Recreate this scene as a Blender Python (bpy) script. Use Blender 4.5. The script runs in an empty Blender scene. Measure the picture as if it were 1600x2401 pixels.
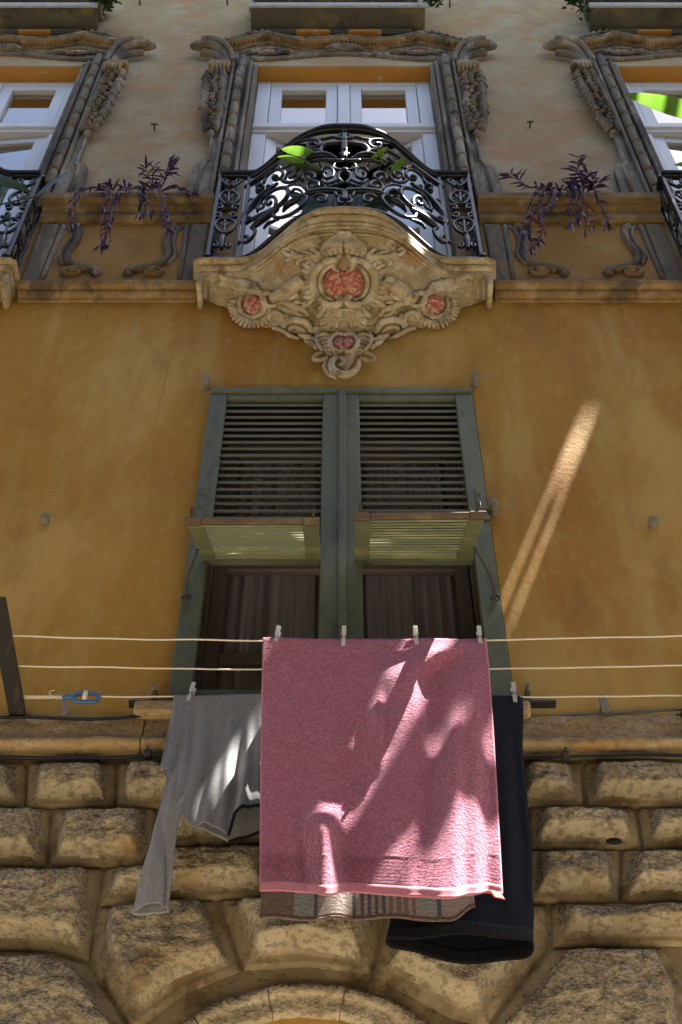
import bpy, math, random
from mathutils import Vector, Matrix, noise
from mathutils.bvhtree import BVHTree

PI = math.pi
rnd = random.Random(7)
scn = bpy.context.scene
col = scn.collection

# ------------------------------------------------------------------ camera
CAM_D, CAM_Z = 3.8, 1.6                 # metres from the facade, eye height
FPX = 3400.0                            # focal length in pixels of the 1600 x 2401 photograph
PITCH = math.atan(3400.0 / 2490.0)
cam = bpy.data.cameras.new('camera')
cam.sensor_fit = 'VERTICAL'
cam.sensor_height = 36.0
cam.lens = FPX / 2401.0 * 36.0
cam.clip_start, cam.clip_end = 0.05, 600
camo = bpy.data.objects.new('camera', cam)
col.objects.link(camo)
camo.location = (0, -CAM_D, CAM_Z)
camo.rotation_euler = (PI / 2 + PITCH, 0, 0)
scn.camera = camo

# ------------------------------------------------------------------ light
SUN = Vector((0.356, -0.09, 1.0)).normalized()       # direction towards the sun
EL = math.asin(SUN.z)
w = bpy.data.worlds.new('World')
scn.world = w
w.use_nodes = True
wn = w.node_tree
wn.nodes.clear()
sky = wn.nodes.new('ShaderNodeTexSky')
sky.sky_type = 'NISHITA'
sky.sun_disc = False
sky.sun_elevation = EL
sky.sun_rotation = math.atan2(SUN.x, SUN.y)
sky.air_density, sky.dust_density = 1.0, 1.6
bg = wn.nodes.new('ShaderNodeBackground')
bg.inputs['Strength'].default_value = 0.05
wo = wn.nodes.new('ShaderNodeOutputWorld')
wn.links.new(sky.outputs[0], bg.inputs['Color'])
wn.links.new(bg.outputs[0], wo.inputs['Surface'])
sl = bpy.data.lights.new('sun', 'SUN')
sl.energy = 5.0
sl.angle = math.radians(0.2)
sl.color = (1.0, 0.95, 0.87)
so = bpy.data.objects.new('sun', sl)
col.objects.link(so)
so.rotation_euler = SUN.to_track_quat('Z', 'Y').to_euler()
so.location = SUN * 40
vs = scn.view_settings
vs.view_transform = 'Standard'
vs.look = 'None'
vs.gamma = 1.0
vs.use_curve_mapping = False
vs.exposure = 2.92
scn.cycles.max_bounces = 8
scn.cycles.diffuse_bounces = 4
scn.cycles.transparent_max_bounces = 12
scn.cycles.caustics_reflective = False
scn.cycles.caustics_refractive = False
scn.cycles.use_denoising = True

# ------------------------------------------------------------------ measuring helpers
def ray(sx, sy):
    """direction from the eye through a point of the 1600 x 2401 photograph"""
    x, y = (sx - 800) / FPX, (1200.5 - sy) / FPX
    c, s = math.cos(PITCH), math.sin(PITCH)
    return Vector((x, c - y * s, s + y * c))

EYE = Vector((0, -CAM_D, CAM_Z))

def src(sx, sy, o=0.0):
    """point on the upright plane that stands o metres in front of the facade"""
    r = ray(sx, sy)
    t = (CAM_D - o) / r.y
    return EYE + r * t

def dsp(px, py, o=0.0):
    return src(px * 1600 / 1568, py * 1600 / 1568, o)

def smooth(a, b, x):
    t = min(1, max(0, (x - a) / (b - a)))
    return t * t * (3 - 2 * t)

def lerp(a, b, t):
    return a + (b - a) * t

def pw(pts, x):
    """piecewise smooth curve through (x, y) pairs"""
    if x <= pts[0][0]:
        return pts[0][1]
    for (a, fa), (b, fb) in zip(pts, pts[1:]):
        if x <= b:
            return lerp(fa, fb, smooth(a, b, x))
    return pts[-1][1]

def catmull(pts, n=8):
    pts = [Vector(p) for p in pts]
    if len(pts) < 3:
        return [pts[0].lerp(pts[-1], i / n) for i in range(n + 1)]
    out = []
    P = [pts[0] * 2 - pts[1]] + pts + [pts[-1] * 2 - pts[-2]]
    for i in range(1, len(P) - 2):
        p0, p1, p2, p3 = P[i - 1:i + 3]
        for k in range(n):
            t = k / n
            out.append(0.5 * ((2 * p1) + (p2 - p0) * t + (2 * p0 - 5 * p1 + 4 * p2 - p3) * t * t + (3 * p1 - p0 - 3 * p2 + p3) * t ** 3))
    out.append(pts[-1])
    return out

def spiral(cx, cy, r0, r1, a0, a1, n=22, ky=1.0):
    """list of 2-D points; angles in degrees, y downwards"""
    return [(cx + lerp(r0, r1, i / n) * math.cos(math.radians(lerp(a0, a1, i / n))),
             cy + ky * lerp(r0, r1, i / n) * math.sin(math.radians(lerp(a0, a1, i / n)))) for i in range(n + 1)]

# ------------------------------------------------------------------ materials
def mat(name, base, layers=(), rough=0.85, bump=(), spec=0.3, metal=0.0, trans=None, vary=0.0, soot_shade=0.0, sheen=0.0):
    """base colour with noise-shaped overlays: (colour, scale, low, high, stretch, amount[, kind]);
    bump: (scale, strength, distance[, kind])"""
    m = bpy.data.materials.new(name)
    m.use_nodes = True
    nt = m.node_tree
    b = nt.nodes['Principled BSDF']
    L = nt.links.new
    geo = nt.nodes.new('ShaderNodeNewGeometry')
    pos = geo.outputs['Position']

    def tex(scale, stretch, kind, seed=0):
        mp = nt.nodes.new('ShaderNodeMapping')
        mp.inputs['Scale'].default_value = stretch
        mp.inputs['Location'].default_value = (seed * 3.1, seed * 1.7, seed * 2.3)
        L(pos, mp.inputs['Vector'])
        if kind == 'voronoi':
            t = nt.nodes.new('ShaderNodeTexVoronoi')
            t.inputs['Scale'].default_value = scale
            L(mp.outputs[0], t.inputs['Vector'])
            return t.outputs['Distance']
        t = nt.nodes.new('ShaderNodeTexNoise')
        t.inputs['Scale'].default_value = scale
        t.inputs['Detail'].default_value = 7
        t.inputs['Roughness'].default_value = 0.62
        L(mp.outputs[0], t.inputs['Vector'])
        return t.outputs['Fac']
    c = nt.nodes.new('ShaderNodeRGB')
    c.outputs[0].default_value = (*base, 1)
    cur = c.outputs[0]
    for i, ly in enumerate(layers):
        colr, scale, lo, hi, stretch, amount = ly[:6]
        kind = ly[6] if len(ly) > 6 else 'noise'
        mr = nt.nodes.new('ShaderNodeMapRange')
        mr.interpolation_type = 'SMOOTHSTEP'
        mr.inputs['From Min'].default_value = lo
        mr.inputs['From Max'].default_value = hi
        mr.inputs['To Max'].default_value = amount
        L(tex(scale, stretch, kind, i + 1 + len(name)), mr.inputs['Value'])
        mx = nt.nodes.new('ShaderNodeMix')
        mx.data_type = 'RGBA'
        mx.inputs[7].default_value = (*colr, 1)
        L(mr.outputs[0], mx.inputs[0])
        L(cur, mx.inputs[6])
        cur = mx.outputs[2]
    if soot_shade:                                   # speckled grime, plus shade painted in: tops darker, undersides left light
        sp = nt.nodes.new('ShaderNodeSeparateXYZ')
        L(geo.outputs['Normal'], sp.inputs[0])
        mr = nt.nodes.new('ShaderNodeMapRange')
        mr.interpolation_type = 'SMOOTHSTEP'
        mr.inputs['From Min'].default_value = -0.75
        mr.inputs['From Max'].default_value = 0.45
        mr.inputs['To Max'].default_value = soot_shade
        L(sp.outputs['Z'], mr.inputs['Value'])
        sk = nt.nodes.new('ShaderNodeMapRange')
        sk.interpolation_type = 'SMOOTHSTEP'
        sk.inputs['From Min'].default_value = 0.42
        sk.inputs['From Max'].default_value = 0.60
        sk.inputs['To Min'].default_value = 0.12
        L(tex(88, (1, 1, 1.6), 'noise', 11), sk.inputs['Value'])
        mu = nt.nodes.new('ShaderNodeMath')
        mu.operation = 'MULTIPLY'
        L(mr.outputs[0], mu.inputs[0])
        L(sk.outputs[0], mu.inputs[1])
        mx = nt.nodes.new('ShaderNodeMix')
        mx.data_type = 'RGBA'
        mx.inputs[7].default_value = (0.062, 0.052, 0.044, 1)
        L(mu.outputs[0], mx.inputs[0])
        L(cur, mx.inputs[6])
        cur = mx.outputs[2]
    if vary:                                   # each block its own tone
        oi = nt.nodes.new('ShaderNodeObjectInfo')
        mr = nt.nodes.new('ShaderNodeMapRange')
        mr.inputs['To Min'].default_value = 1 - vary
        mr.inputs['To Max'].default_value = 1 + vary
        L(oi.outputs['Random'], mr.inputs['Value'])
        hs = nt.nodes.new('ShaderNodeHueSaturation')
        L(mr.outputs[0], hs.inputs['Value'])
        L(cur, hs.inputs['Color'])
        cur = hs.outputs[0]
    L(cur, b.inputs['Base Color'])
    b.inputs['Roughness'].default_value = rough
    b.inputs['Specular IOR Level'].default_value = spec
    b.inputs['Metallic'].default_value = metal
    if sheen:
        b.inputs['Sheen Weight'].default_value = sheen
    prev = None
    for i, bp in enumerate(bump):
        n = nt.nodes.new('ShaderNodeBump')
        n.inputs['Strength'].default_value = bp[1]
        n.inputs['Distance'].default_value = bp[2]
        L(tex(bp[0], bp[4] if len(bp) > 4 else (1, 1, 1), bp[3] if len(bp) > 3 else 'noise', 20 + i), n.inputs['Height'])
        if prev:
            L(prev, n.inputs['Normal'])
        prev = n.outputs[0]
    if prev:
        L(prev, b.inputs['Normal'])
    if trans:                                  # thin cloth or leaf: some light passes through
        out = nt.nodes['Material Output']
        tr = nt.nodes.new('ShaderNodeBsdfTranslucent')
        mxs = nt.nodes.new('ShaderNodeMixShader')
        mxs.inputs[0].default_value = trans
        L(cur, tr.inputs['Color'])
        if prev:
            L(prev, tr.inputs['Normal'])
        L(b.outputs[0], mxs.inputs[1])
        L(tr.outputs[0], mxs.inputs[2])
        L(mxs.outputs[0], out.inputs['Surface'])
    return m

def glass(name, ior, tint):
    m = bpy.data.materials.new(name)
    m.use_nodes = True
    nt = m.node_tree
    nt.nodes.clear()
    out = nt.nodes.new('ShaderNodeOutputMaterial')
    geo = nt.nodes.new('ShaderNodeNewGeometry')
    dot = nt.nodes.new('ShaderNodeVectorMath')
    dot.operation = 'DOT_PRODUCT'
    nt.links.new(geo.outputs['Incoming'], dot.inputs[0])
    nt.links.new(geo.outputs['Normal'], dot.inputs[1])

    def op(kind, a_, b_):
        n_ = nt.nodes.new('ShaderNodeMath')
        n_.operation = kind
        for k_, q_ in enumerate((a_, b_)):
            if isinstance(q_, (int, float)):
                n_.inputs[k_].default_value = q_
            else:
                nt.links.new(q_, n_.inputs[k_])
        return n_.outputs[0]
    f0 = 2 * ((ior - 1) / (ior + 1)) ** 2          # both faces of the sheet
    sch = op('POWER', op('SUBTRACT', 1.0, op('ABSOLUTE', dot.outputs['Value'], 0)), 4.0)
    refl = op('ADD', f0, op('MULTIPLY', sch, 1 - f0))
    tr = nt.nodes.new('ShaderNodeBsdfTransparent')
    tr.inputs['Color'].default_value = (*tint, 1)
    gl = nt.nodes.new('ShaderNodeBsdfGlossy')
    gl.inputs['Roughness'].default_value = 0.012
    mx = nt.nodes.new('ShaderNodeMixShader')
    nt.links.new(refl, mx.inputs[0])
    nt.links.new(tr.outputs[0], mx.inputs[1])
    nt.links.new(gl.outputs[0], mx.inputs[2])
    nt.links.new(mx.outputs[0], out.inputs['Surface'])
    return m

ONE = (1, 1, 1)
VERT = (1.0, 1.0, 0.22)
M = {}
M['ochre'] = mat('ochre_plaster', (0.48, 0.265, 0.042), [
    ((0.61, 0.395, 0.115), 1.0, 0.44, 0.58, (1, 1, 0.5), 0.85),
    ((0.43, 0.17, 0.03), 1.4, 0.50, 0.66, (1, 1, 0.6), 0.6),
    ((0.56, 0.40, 0.135), 4.0, 0.50, 0.70, (1.2, 1, 0.16), 0.55),
    ((0.30, 0.17, 0.05), 6.0, 0.50, 0.74, (1, 1, 0.3), 0.55),
    ((0.56, 0.385, 0.12), 22, 0.50, 0.72, (1, 1, 0.5), 0.45),
    ((0.20, 0.12, 0.05), 75, 0.60, 0.76, ONE, 0.5)],
    bump=[(4, 0.25, 0.03), (55, 0.5, 0.008), (170, 0.7, 0.0035)], spec=0.2)
M['faded'] = mat('faded_plaster', (0.43, 0.305, 0.15), [
    ((0.48, 0.385, 0.24), 1.6, 0.42, 0.60, (1, 1, 0.6), 0.85),
    ((0.45, 0.245, 0.10), 2.4, 0.48, 0.62, ONE, 0.75),
    ((0.33, 0.235, 0.13), 3.0, 0.48, 0.68, (0.8, 1, 1), 0.6),
    ((0.50, 0.39, 0.235), 10, 0.50, 0.70, (0.8, 1, 1), 0.45),
    ((0.22, 0.16, 0.09), 34, 0.58, 0.72, ONE, 0.5)],
    bump=[(5, 0.3, 0.03), (60, 0.5, 0.008), (180, 0.5, 0.003)], spec=0.2)
M['panel'] = mat('panel_plaster', (0.40, 0.225, 0.06), [
    ((0.47, 0.30, 0.11), 3, 0.45, 0.7, ONE, 0.7), ((0.22, 0.14, 0.06), 2.3, 0.5, 0.75, (1, 1, 1.6), 0.8)],
    bump=[(50, 0.3, 0.006), (170, 0.3, 0.002)], spec=0.2)
M['soffit'] = mat('lintel_plaster', (0.50, 0.24, 0.045), [
    ((0.58, 0.48, 0.36), 9, 0.60, 0.68, (1, 1, 1), 0.8), ((0.33, 0.15, 0.03), 3, 0.5, 0.7, ONE, 0.6)], bump=[(40, 0.2, 0.006)])
M['trim'] = mat('weathered_grey_moulding', (0.195, 0.160, 0.115), [
    ((0.40, 0.345, 0.265), 7, 0.50, 0.64, (1, 1, 0.22), 0.8),
    ((0.07, 0.063, 0.055), 8, 0.49, 0.66, (1, 1, 0.25), 0.85),
    ((0.30, 0.18, 0.08), 4, 0.54, 0.70, ONE, 0.6)],
    bump=[(30, 0.4, 0.008), (130, 0.5, 0.003)], spec=0.2)
M['trimwarm'] = mat('weathered_ochre_moulding', (0.27, 0.175, 0.075), [
    ((0.44, 0.335, 0.19), 8, 0.48, 0.64, (1, 1, 0.6), 0.7),
    ((0.085, 0.062, 0.038), 5, 0.48, 0.66, (1, 1, 0.35), 0.85),
    ((0.40, 0.20, 0.06), 9, 0.55, 0.68, ONE, 0.6),
    ((0.56, 0.48, 0.33), 50, 0.62, 0.70, ONE, 0.6)],
    bump=[(30, 0.5, 0.010), (120, 0.6, 0.004)], spec=0.25)
M['console'] = mat('balcony_stucco', (0.39, 0.305, 0.175), [
    ((0.58, 0.51, 0.36), 8, 0.45, 0.62, ONE, 0.85),
    ((0.44, 0.23, 0.085), 5, 0.54, 0.68, ONE, 0.7),
    ((0.15, 0.105, 0.05), 9, 0.50, 0.68, ONE, 0.8),
    ((0.24, 0.17, 0.085), 28, 0.52, 0.68, ONE, 0.6),
    ((0.66, 0.60, 0.46), 46, 0.60, 0.68, ONE, 0.7)],
    bump=[(28, 0.5, 0.010), (110, 0.6, 0.004)], spec=0.25)
M['stucco'] = mat('relief_stucco', (0.45, 0.37, 0.235), [
    ((0.64, 0.56, 0.42), 12, 0.45, 0.62, ONE, 0.85),
    ((0.17, 0.12, 0.06), 13, 0.50, 0.66, ONE, 0.8),
    ((0.68, 0.61, 0.47), 60, 0.58, 0.68, ONE, 0.6)],
    bump=[(60, 0.5, 0.006), (160, 0.4, 0.002)], spec=0.25)
M['red'] = mat('worn_red_paint', (0.43, 0.105, 0.07), [
    ((0.62, 0.47, 0.35), 45, 0.46, 0.60, ONE, 0.85), ((0.30, 0.05, 0.035), 9, 0.5, 0.75, ONE, 0.6)],
    bump=[(70, 0.4, 0.004)], rough=0.75)
M['sooty'] = mat('sooty_stone', (0.085, 0.08, 0.06), [
    ((0.22, 0.18, 0.09), 3, 0.48, 0.70, (0.6, 1, 1), 0.85), ((0.03, 0.03, 0.03), 4, 0.5, 0.7, ONE, 0.8)],
    bump=[(40, 0.3, 0.008)])
M['slabedge'] = mat('pale_slab_edge', (0.42, 0.41, 0.38), [((0.2, 0.2, 0.2), 14, 0.5, 0.7, ONE, 0.6)], bump=[(60, 0.2, 0.004)])
M['stone'] = mat('rough_hewn_stone', (0.55, 0.455, 0.295), [
    ((0.68, 0.58, 0.41), 9, 0.42, 0.62, ONE, 0.8),
    ((0.46, 0.26, 0.075), 5, 0.56, 0.70, ONE, 0.6),
    ((0.25, 0.19, 0.12), 40, 0.48, 0.60, (1, 1, 1.6), 0.65),
    ((0.12, 0.10, 0.08), 6, 0.54, 0.72, ONE, 0.5)],
    bump=[(80, 1.0, 0.012, 'noise', (1, 1, 1.4)), (190, 0.9, 0.004)], spec=0.2, rough=0.95, vary=0.14, soot_shade=0.95)
M['draft'] = mat('dressed_stone_joint', (0.36, 0.285, 0.17), [
    ((0.16, 0.11, 0.055), 5, 0.45, 0.62, ONE, 0.85), ((0.52, 0.41, 0.24), 11, 0.52, 0.66, ONE, 0.7), ((0.09, 0.07, 0.05), 40, 0.55, 0.68, ONE, 0.6)],
    bump=[(25, 0.4, 0.01), (100, 0.4, 0.004)], spec=0.2, rough=0.95)
M['ledge'] = mat('ledge_stone', (0.46, 0.325, 0.155), [
    ((0.60, 0.48, 0.30), 9, 0.48, 0.64, ONE, 0.75),
    ((0.50, 0.27, 0.075), 3.5, 0.54, 0.68, ONE, 0.6),
    ((0.22, 0.17, 0.11), 30, 0.50, 0.62, (0.8, 1, 1), 0.6)], bump=[(35, 0.6, 0.010), (120, 0.6, 0.004)], rough=0.92, soot_shade=0.55)
M['iron'] = mat('black_wrought_iron', (0.006, 0.007, 0.009), [((0.018, 0.022, 0.028), 25, 0.5, 0.7, ONE, 0.7)],
                rough=0.36, spec=0.32, bump=[(70, 0.15, 0.003)])
M['rust'] = mat('rusty_iron', (0.055, 0.04, 0.035), [((0.16, 0.075, 0.035), 40, 0.5, 0.7, ONE, 0.7)], rough=0.7, spec=0.4, bump=[(90, 0.4, 0.003)])
M['darkbar'] = mat('dark_painted_iron_bar', (0.03, 0.028, 0.026), [((0.09, 0.07, 0.05), 30, 0.52, 0.7, (1, 0.3, 1), 0.7)], rough=0.6, bump=[(60, 0.3, 0.003)])
M['white'] = mat('white_window_paint', (0.78, 0.77, 0.75), [((0.62, 0.58, 0.52), 6, 0.5, 0.8, (1, 1, 0.4), 0.5)], rough=0.45, spec=0.4)
M['green'] = mat('faded_green_shutter_paint', (0.115, 0.13, 0.08), [
    ((0.17, 0.19, 0.125), 5, 0.45, 0.7, (1, 1, 0.3), 0.8), ((0.05, 0.06, 0.045), 14, 0.52, 0.72, (1, 1, 0.25), 0.7),
    ((0.20, 0.19, 0.13), 40, 0.66, 0.74, ONE, 0.7)], rough=0.62, bump=[(40, 0.3, 0.004), (150, 0.2, 0.002)])
M['flapgreen'] = mat('peeling_green_flap_paint', (0.19, 0.21, 0.11), [
    ((0.36, 0.36, 0.19), 7, 0.48, 0.68, (0.5, 1, 1), 0.85), ((0.20, 0.115, 0.06), 18, 0.62, 0.70, ONE, 0.8)], rough=0.65, bump=[(60, 0.4, 0.003)])
M['slat'] = mat('weathered_slat_paint', (0.135, 0.145, 0.13), [((0.08, 0.09, 0.08), 12, 0.5, 0.7, (0.3, 1, 1), 0.7)], rough=0.65)
M['brownwood'] = mat('bare_brown_wood', (0.135, 0.098, 0.072), [((0.20, 0.19, 0.10), 9, 0.52, 0.66, (0.4, 1, 1), 0.7), ((0.07, 0.045, 0.035), 20, 0.5, 0.7, (0.2, 1, 1), 0.8), ((0.25, 0.24, 0.09), 26, 0.6, 0.68, ONE, 0.7)], rough=0.75, bump=[(60, 0.4, 0.003)])
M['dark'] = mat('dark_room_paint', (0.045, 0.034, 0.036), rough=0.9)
M['curtain'] = mat('sheer_mauve_curtain', (0.90, 0.87, 0.93), [((0.55, 0.52, 0.57), 30, 0.42, 0.62, (1, 1, 0.02), 0.8)], rough=0.9, trans=0.25)
M['whitecurtain'] = mat('white_voile_curtain', (0.75, 0.74, 0.72), [((0.6, 0.6, 0.6), 20, 0.4, 0.7, (1, 1, 0.02), 0.6)], rough=0.9, trans=0.3)
M['oldframe'] = mat('old_window_frame_paint', (0.27, 0.22, 0.205), rough=0.6)
M['glass'] = glass('window_glass', 2.35, (0.75, 0.78, 0.78))
M['dimglass'] = glass('dusty_window_glass', 1.22, (0.92, 0.89, 0.91))
M['line'] = mat('cream_cord', (0.86, 0.78, 0.62), rough=0.7)
M['cable'] = mat('black_cable', (0.018, 0.017, 0.016), rough=0.5)
M['greycable'] = mat('grey_cable', (0.12, 0.12, 0.115), rough=0.6)
M['peg'] = mat('white_plastic_peg', (0.86, 0.86, 0.84), rough=0.35, spec=0.5, trans=0.35)
M['blue'] = mat('blue_painted_tensioner', (0.055, 0.15, 0.36), [((0.03, 0.07, 0.16), 60, 0.5, 0.7, ONE, 0.7)], rough=0.45, spec=0.5)
M['bolt'] = mat('mortar_covered_bolt', (0.24, 0.22, 0.18), [((0.12, 0.11, 0.09), 30, 0.5, 0.7, ONE, 0.7)], bump=[(60, 0.4, 0.004)])
M['leafbright'] = mat('fresh_green_leaf', (0.10, 0.22, 0.022), [((0.17, 0.29, 0.05), 12, 0.45, 0.7, (1, 1, 0.5), 0.7)], rough=0.4, spec=0.45, trans=0.45)
M['leafdark'] = mat('dark_green_leaf', (0.022, 0.055, 0.016), [((0.045, 0.09, 0.022), 9, 0.5, 0.7, ONE, 0.7)], rough=0.35, spec=0.5, trans=0.15)
M['purple'] = mat('purple_leaf', (0.075, 0.030, 0.095), [((0.15, 0.06, 0.15), 20, 0.5, 0.7, ONE, 0.7), ((0.035, 0.02, 0.05), 16, 0.5, 0.7, ONE, 0.6)], rough=0.5, spec=0.4, trans=0.2)
M['drystem'] = mat('dry_brown_stem', (0.16, 0.085, 0.05), rough=0.8)
M['pot'] = mat('dark_plastic_pot', (0.035, 0.05, 0.075), rough=0.45)
M['street'] = mat('street_paving', (0.20, 0.175, 0.135), [((0.14, 0.12, 0.095), 3, 0.45, 0.7, ONE, 0.7)], bump=[(6, 0.4, 0.03)], rough=0.9)
M['opposite'] = mat('cream_plaster_opposite', (0.11, 0.09, 0.065), [((0.08, 0.065, 0.045), 1, 0.45, 0.7, ONE, 0.6)], bump=[(40, 0.2, 0.01)])
M['wood'] = mat('eave_timber', (0.16, 0.11, 0.07), [((0.09, 0.06, 0.04), 12, 0.5, 0.7, (0.1, 1, 1), 0.7)])
TERRY = [(85, 0.7, 0.010, 'voronoi'), (120, 0.9, 0.014, 'noise')]
M['pink'] = mat('pink_terry', (0.47, 0.122, 0.212), [((0.61, 0.205, 0.315), 100, 0.45, 0.60, ONE, 0.8), ((0.38, 0.075, 0.135), 85, 0.55, 0.7, ONE, 0.7)],
                rough=0.95, bump=TERRY, spec=0.1, sheen=0.35)
M['pinkhem'] = mat('pink_woven_hem', (0.60, 0.22, 0.28), [((0.45, 0.13, 0.18), 300, 0.45, 0.6, (1, 1, 0.2), 0.6)], rough=0.9, bump=[(300, 0.4, 0.003)], sheen=0.2)
M['brown'] = mat('brown_terry', (0.17, 0.10, 0.075), [((0.23, 0.145, 0.11), 150, 0.45, 0.62, ONE, 0.8)], rough=0.95, bump=TERRY, sheen=0.3)
M['taupe'] = mat('taupe_terry', (0.35, 0.265, 0.22), [((0.40, 0.31, 0.26), 150, 0.45, 0.62, ONE, 0.8)], rough=0.95, bump=TERRY, sheen=0.3)
M['greystripe'] = mat('grey_green_terry', (0.30, 0.31, 0.29), [((0.30, 0.30, 0.28), 150, 0.45, 0.62, ONE, 0.8)], rough=0.95, bump=TERRY, sheen=0.3)
M['bluestripe'] = mat('slate_terry', (0.055, 0.065, 0.085), [((0.09, 0.10, 0.12), 150, 0.45, 0.62, ONE, 0.8)], rough=0.95, bump=TERRY, sheen=0.3)
M['grey'] = mat('grey_marl_jersey', (0.32, 0.32, 0.33), [((0.41, 0.41, 0.42), 260, 0.45, 0.6, (1, 1, 0.25), 0.8), ((0.24, 0.24, 0.25), 190, 0.52, 0.66, (1, 1, 0.25), 0.7)],
                rough=0.9, bump=[(330, 0.35, 0.002)], spec=0.15, trans=0.10)
M['navy'] = mat('navy_jersey', (0.007, 0.008, 0.015), [((0.013, 0.015, 0.026), 200, 0.45, 0.6, (1, 1, 0.2), 0.7)], rough=0.8, bump=[(300, 0.3, 0.002)], spec=0.12)
M['navytrim'] = mat('navy_rib', (0.005, 0.0055, 0.009), rough=0.85)
M['tag'] = mat('red_care_tag', (0.70, 0.07, 0.035), rough=0.6, trans=0.4)

# ------------------------------------------------------------------ mesh helpers
class MB:
    def __init__(self):
        self.v, self.f, self.s, self.mi, self.st = [], [], [], [], []

    def add(self, verts, faces, smooth_=True, mi=0):
        n = len(self.v)
        self.st.append((n, len(self.f)))
        self.v += [tuple(p) for p in verts]
        self.f += [tuple(i + n for i in f) for f in faces]
        self.s += [smooth_] * len(faces)
        self.mi += [mi] * len(faces)
        return self

    def box(self, a, b, bev=0.0):
        (x0, y0, z0), (x1, y1, z1) = [(min(p, q), 0)[0] for p, q in zip(a, b)], [max(p, q) for p, q in zip(a, b)]
        e = min(bev, (x1 - x0) * .45, (y1 - y0) * .45, (z1 - z0) * .45)
        if e <= 0:
            v = [(x, y, z) for z in (z0, z1) for y in (y0, y1) for x in (x0, x1)]
            f = [(0, 2, 3, 1), (4, 5, 7, 6), (0, 1, 5, 4), (2, 6, 7, 3), (0, 4, 6, 2), (1, 3, 7, 5)]
            return self.add(v, f, False)
        v, idx = [], {}
        for i, x in enumerate((x0, x1)):
            for j, y in enumerate((y0, y1)):
                for k, z in enumerate((z0, z1)):
                    sx, sy, sz = (e, -e)[i], (e, -e)[j], (e, -e)[k]
                    idx[i, j, k, 0] = len(v); v.append((x, y + sy, z + sz))
                    idx[i, j, k, 1] = len(v); v.append((x + sx, y, z + sz))
                    idx[i, j, k, 2] = len(v); v.append((x + sx, y + sy, z))
        f = []
        for i in (0, 1):
            q = [idx[i, 0, 0, 0], idx[i, 1, 0, 0], idx[i, 1, 1, 0], idx[i, 0, 1, 0]]
            f.append(q if i else q[::-1])
            q = [idx[0, i, 0, 1], idx[1, i, 0, 1], idx[1, i, 1, 1], idx[0, i, 1, 1]]
            f.append(q[::-1] if i else q)
            q = [idx[0, 0, i, 2], idx[1, 0, i, 2], idx[1, 1, i, 2], idx[0, 1, i, 2]]
            f.append(q if i else q[::-1])
        for i in (0, 1):
            for j in (0, 1):
                for (A, B, C, D) in (((i, j, 0, 0), (i, j, 0, 1), (i, j, 1, 1), (i, j, 1, 0)),
                                     ((i, 0, j, 0), (i, 0, j, 2), (i, 1, j, 2), (i, 1, j, 0)),
                                     ((0, i, j, 1), (0, i, j, 2), (1, i, j, 2), (1, i, j, 1))):
                    f.append((idx[A], idx[B], idx[C], idx[D]))
                for k in (0, 1):
                    f.append((idx[i, j, k, 0], idx[i, j, k, 1], idx[i, j, k, 2]))
        return self.add(v, f, False)

    def tube(self, path, r, n=6, cap=True, flat=None):
        """round bar along a path; r is a number or a list; flat=(normal, k) squashes it along normal"""
        P = [Vector(p) for p in path]
        P = [p for i, p in enumerate(P) if i == 0 or (p - P[i - 1]).length > 1e-6]
        if len(P) < 2:
            return self
        R = r if isinstance(r, (list, tuple)) else [r] * len(P)
        if len(R) != len(P):
            R = [R[min(len(R) - 1, int(i * len(R) / len(P)))] for i in range(len(P))]
        t0 = (P[1] - P[0]).normalized()
        up = Vector((0, -1, 0)) if abs(t0.y) < .9 else Vector((1, 0, 0))
        nrm = (up - t0 * up.dot(t0)).normalized()
        v, f = [], []
        for i, p in enumerate(P):
            t = (P[min(i + 1, len(P) - 1)] - P[max(i - 1, 0)])
            t = t.normalized() if t.length > 1e-9 else t0
            nrm = nrm - t * nrm.dot(t)
            nrm = nrm.normalized() if nrm.length > 1e-6 else up
            bn = t.cross(nrm)
            for k in range(n):
                a = 2 * PI * (k + .5) / n
                d = nrm * math.cos(a) * (flat or 1) + bn * math.sin(a)
                v.append(p + d * R[i])
        for i in range(len(P) - 1):
            for k in range(n):
                a, b = i * n + k, i * n + (k + 1) % n
                f.append((a, b, b + n, a + n))
        if cap:
            f.append(tuple(range(n))[::-1])
            f.append(tuple(range((len(P) - 1) * n, len(P) * n)))
        return self.add(v, f, n > 4)

    def ball(self, c, r, n=10, m=6):
        c = Vector(c)
        r = Vector(r) if isinstance(r, (tuple, list, Vector)) else Vector((r, r, r))
        v = [c + Vector((0, 0, -r.z))]
        for j in range(1, m):
            t = PI * j / m
            for i in range(n):
                a = 2 * PI * i / n
                v.append(c + Vector((r.x * math.sin(t) * math.cos(a), r.y * math.sin(t) * math.sin(a), -r.z * math.cos(t))))
        v.append(c + Vector((0, 0, r.z)))
        f = []
        for i in range(n):
            f.append((0, 1 + (i + 1) % n, 1 + i))
            for j in range(m - 2):
                a, b = 1 + j * n + i, 1 + j * n + (i + 1) % n
                f.append((a, b, b + n, a + n))
            f.append((len(v) - 1, 1 + (m - 2) * n + i, 1 + (m - 2) * n + (i + 1) % n))
        return self.add(v, f, True)

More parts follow.
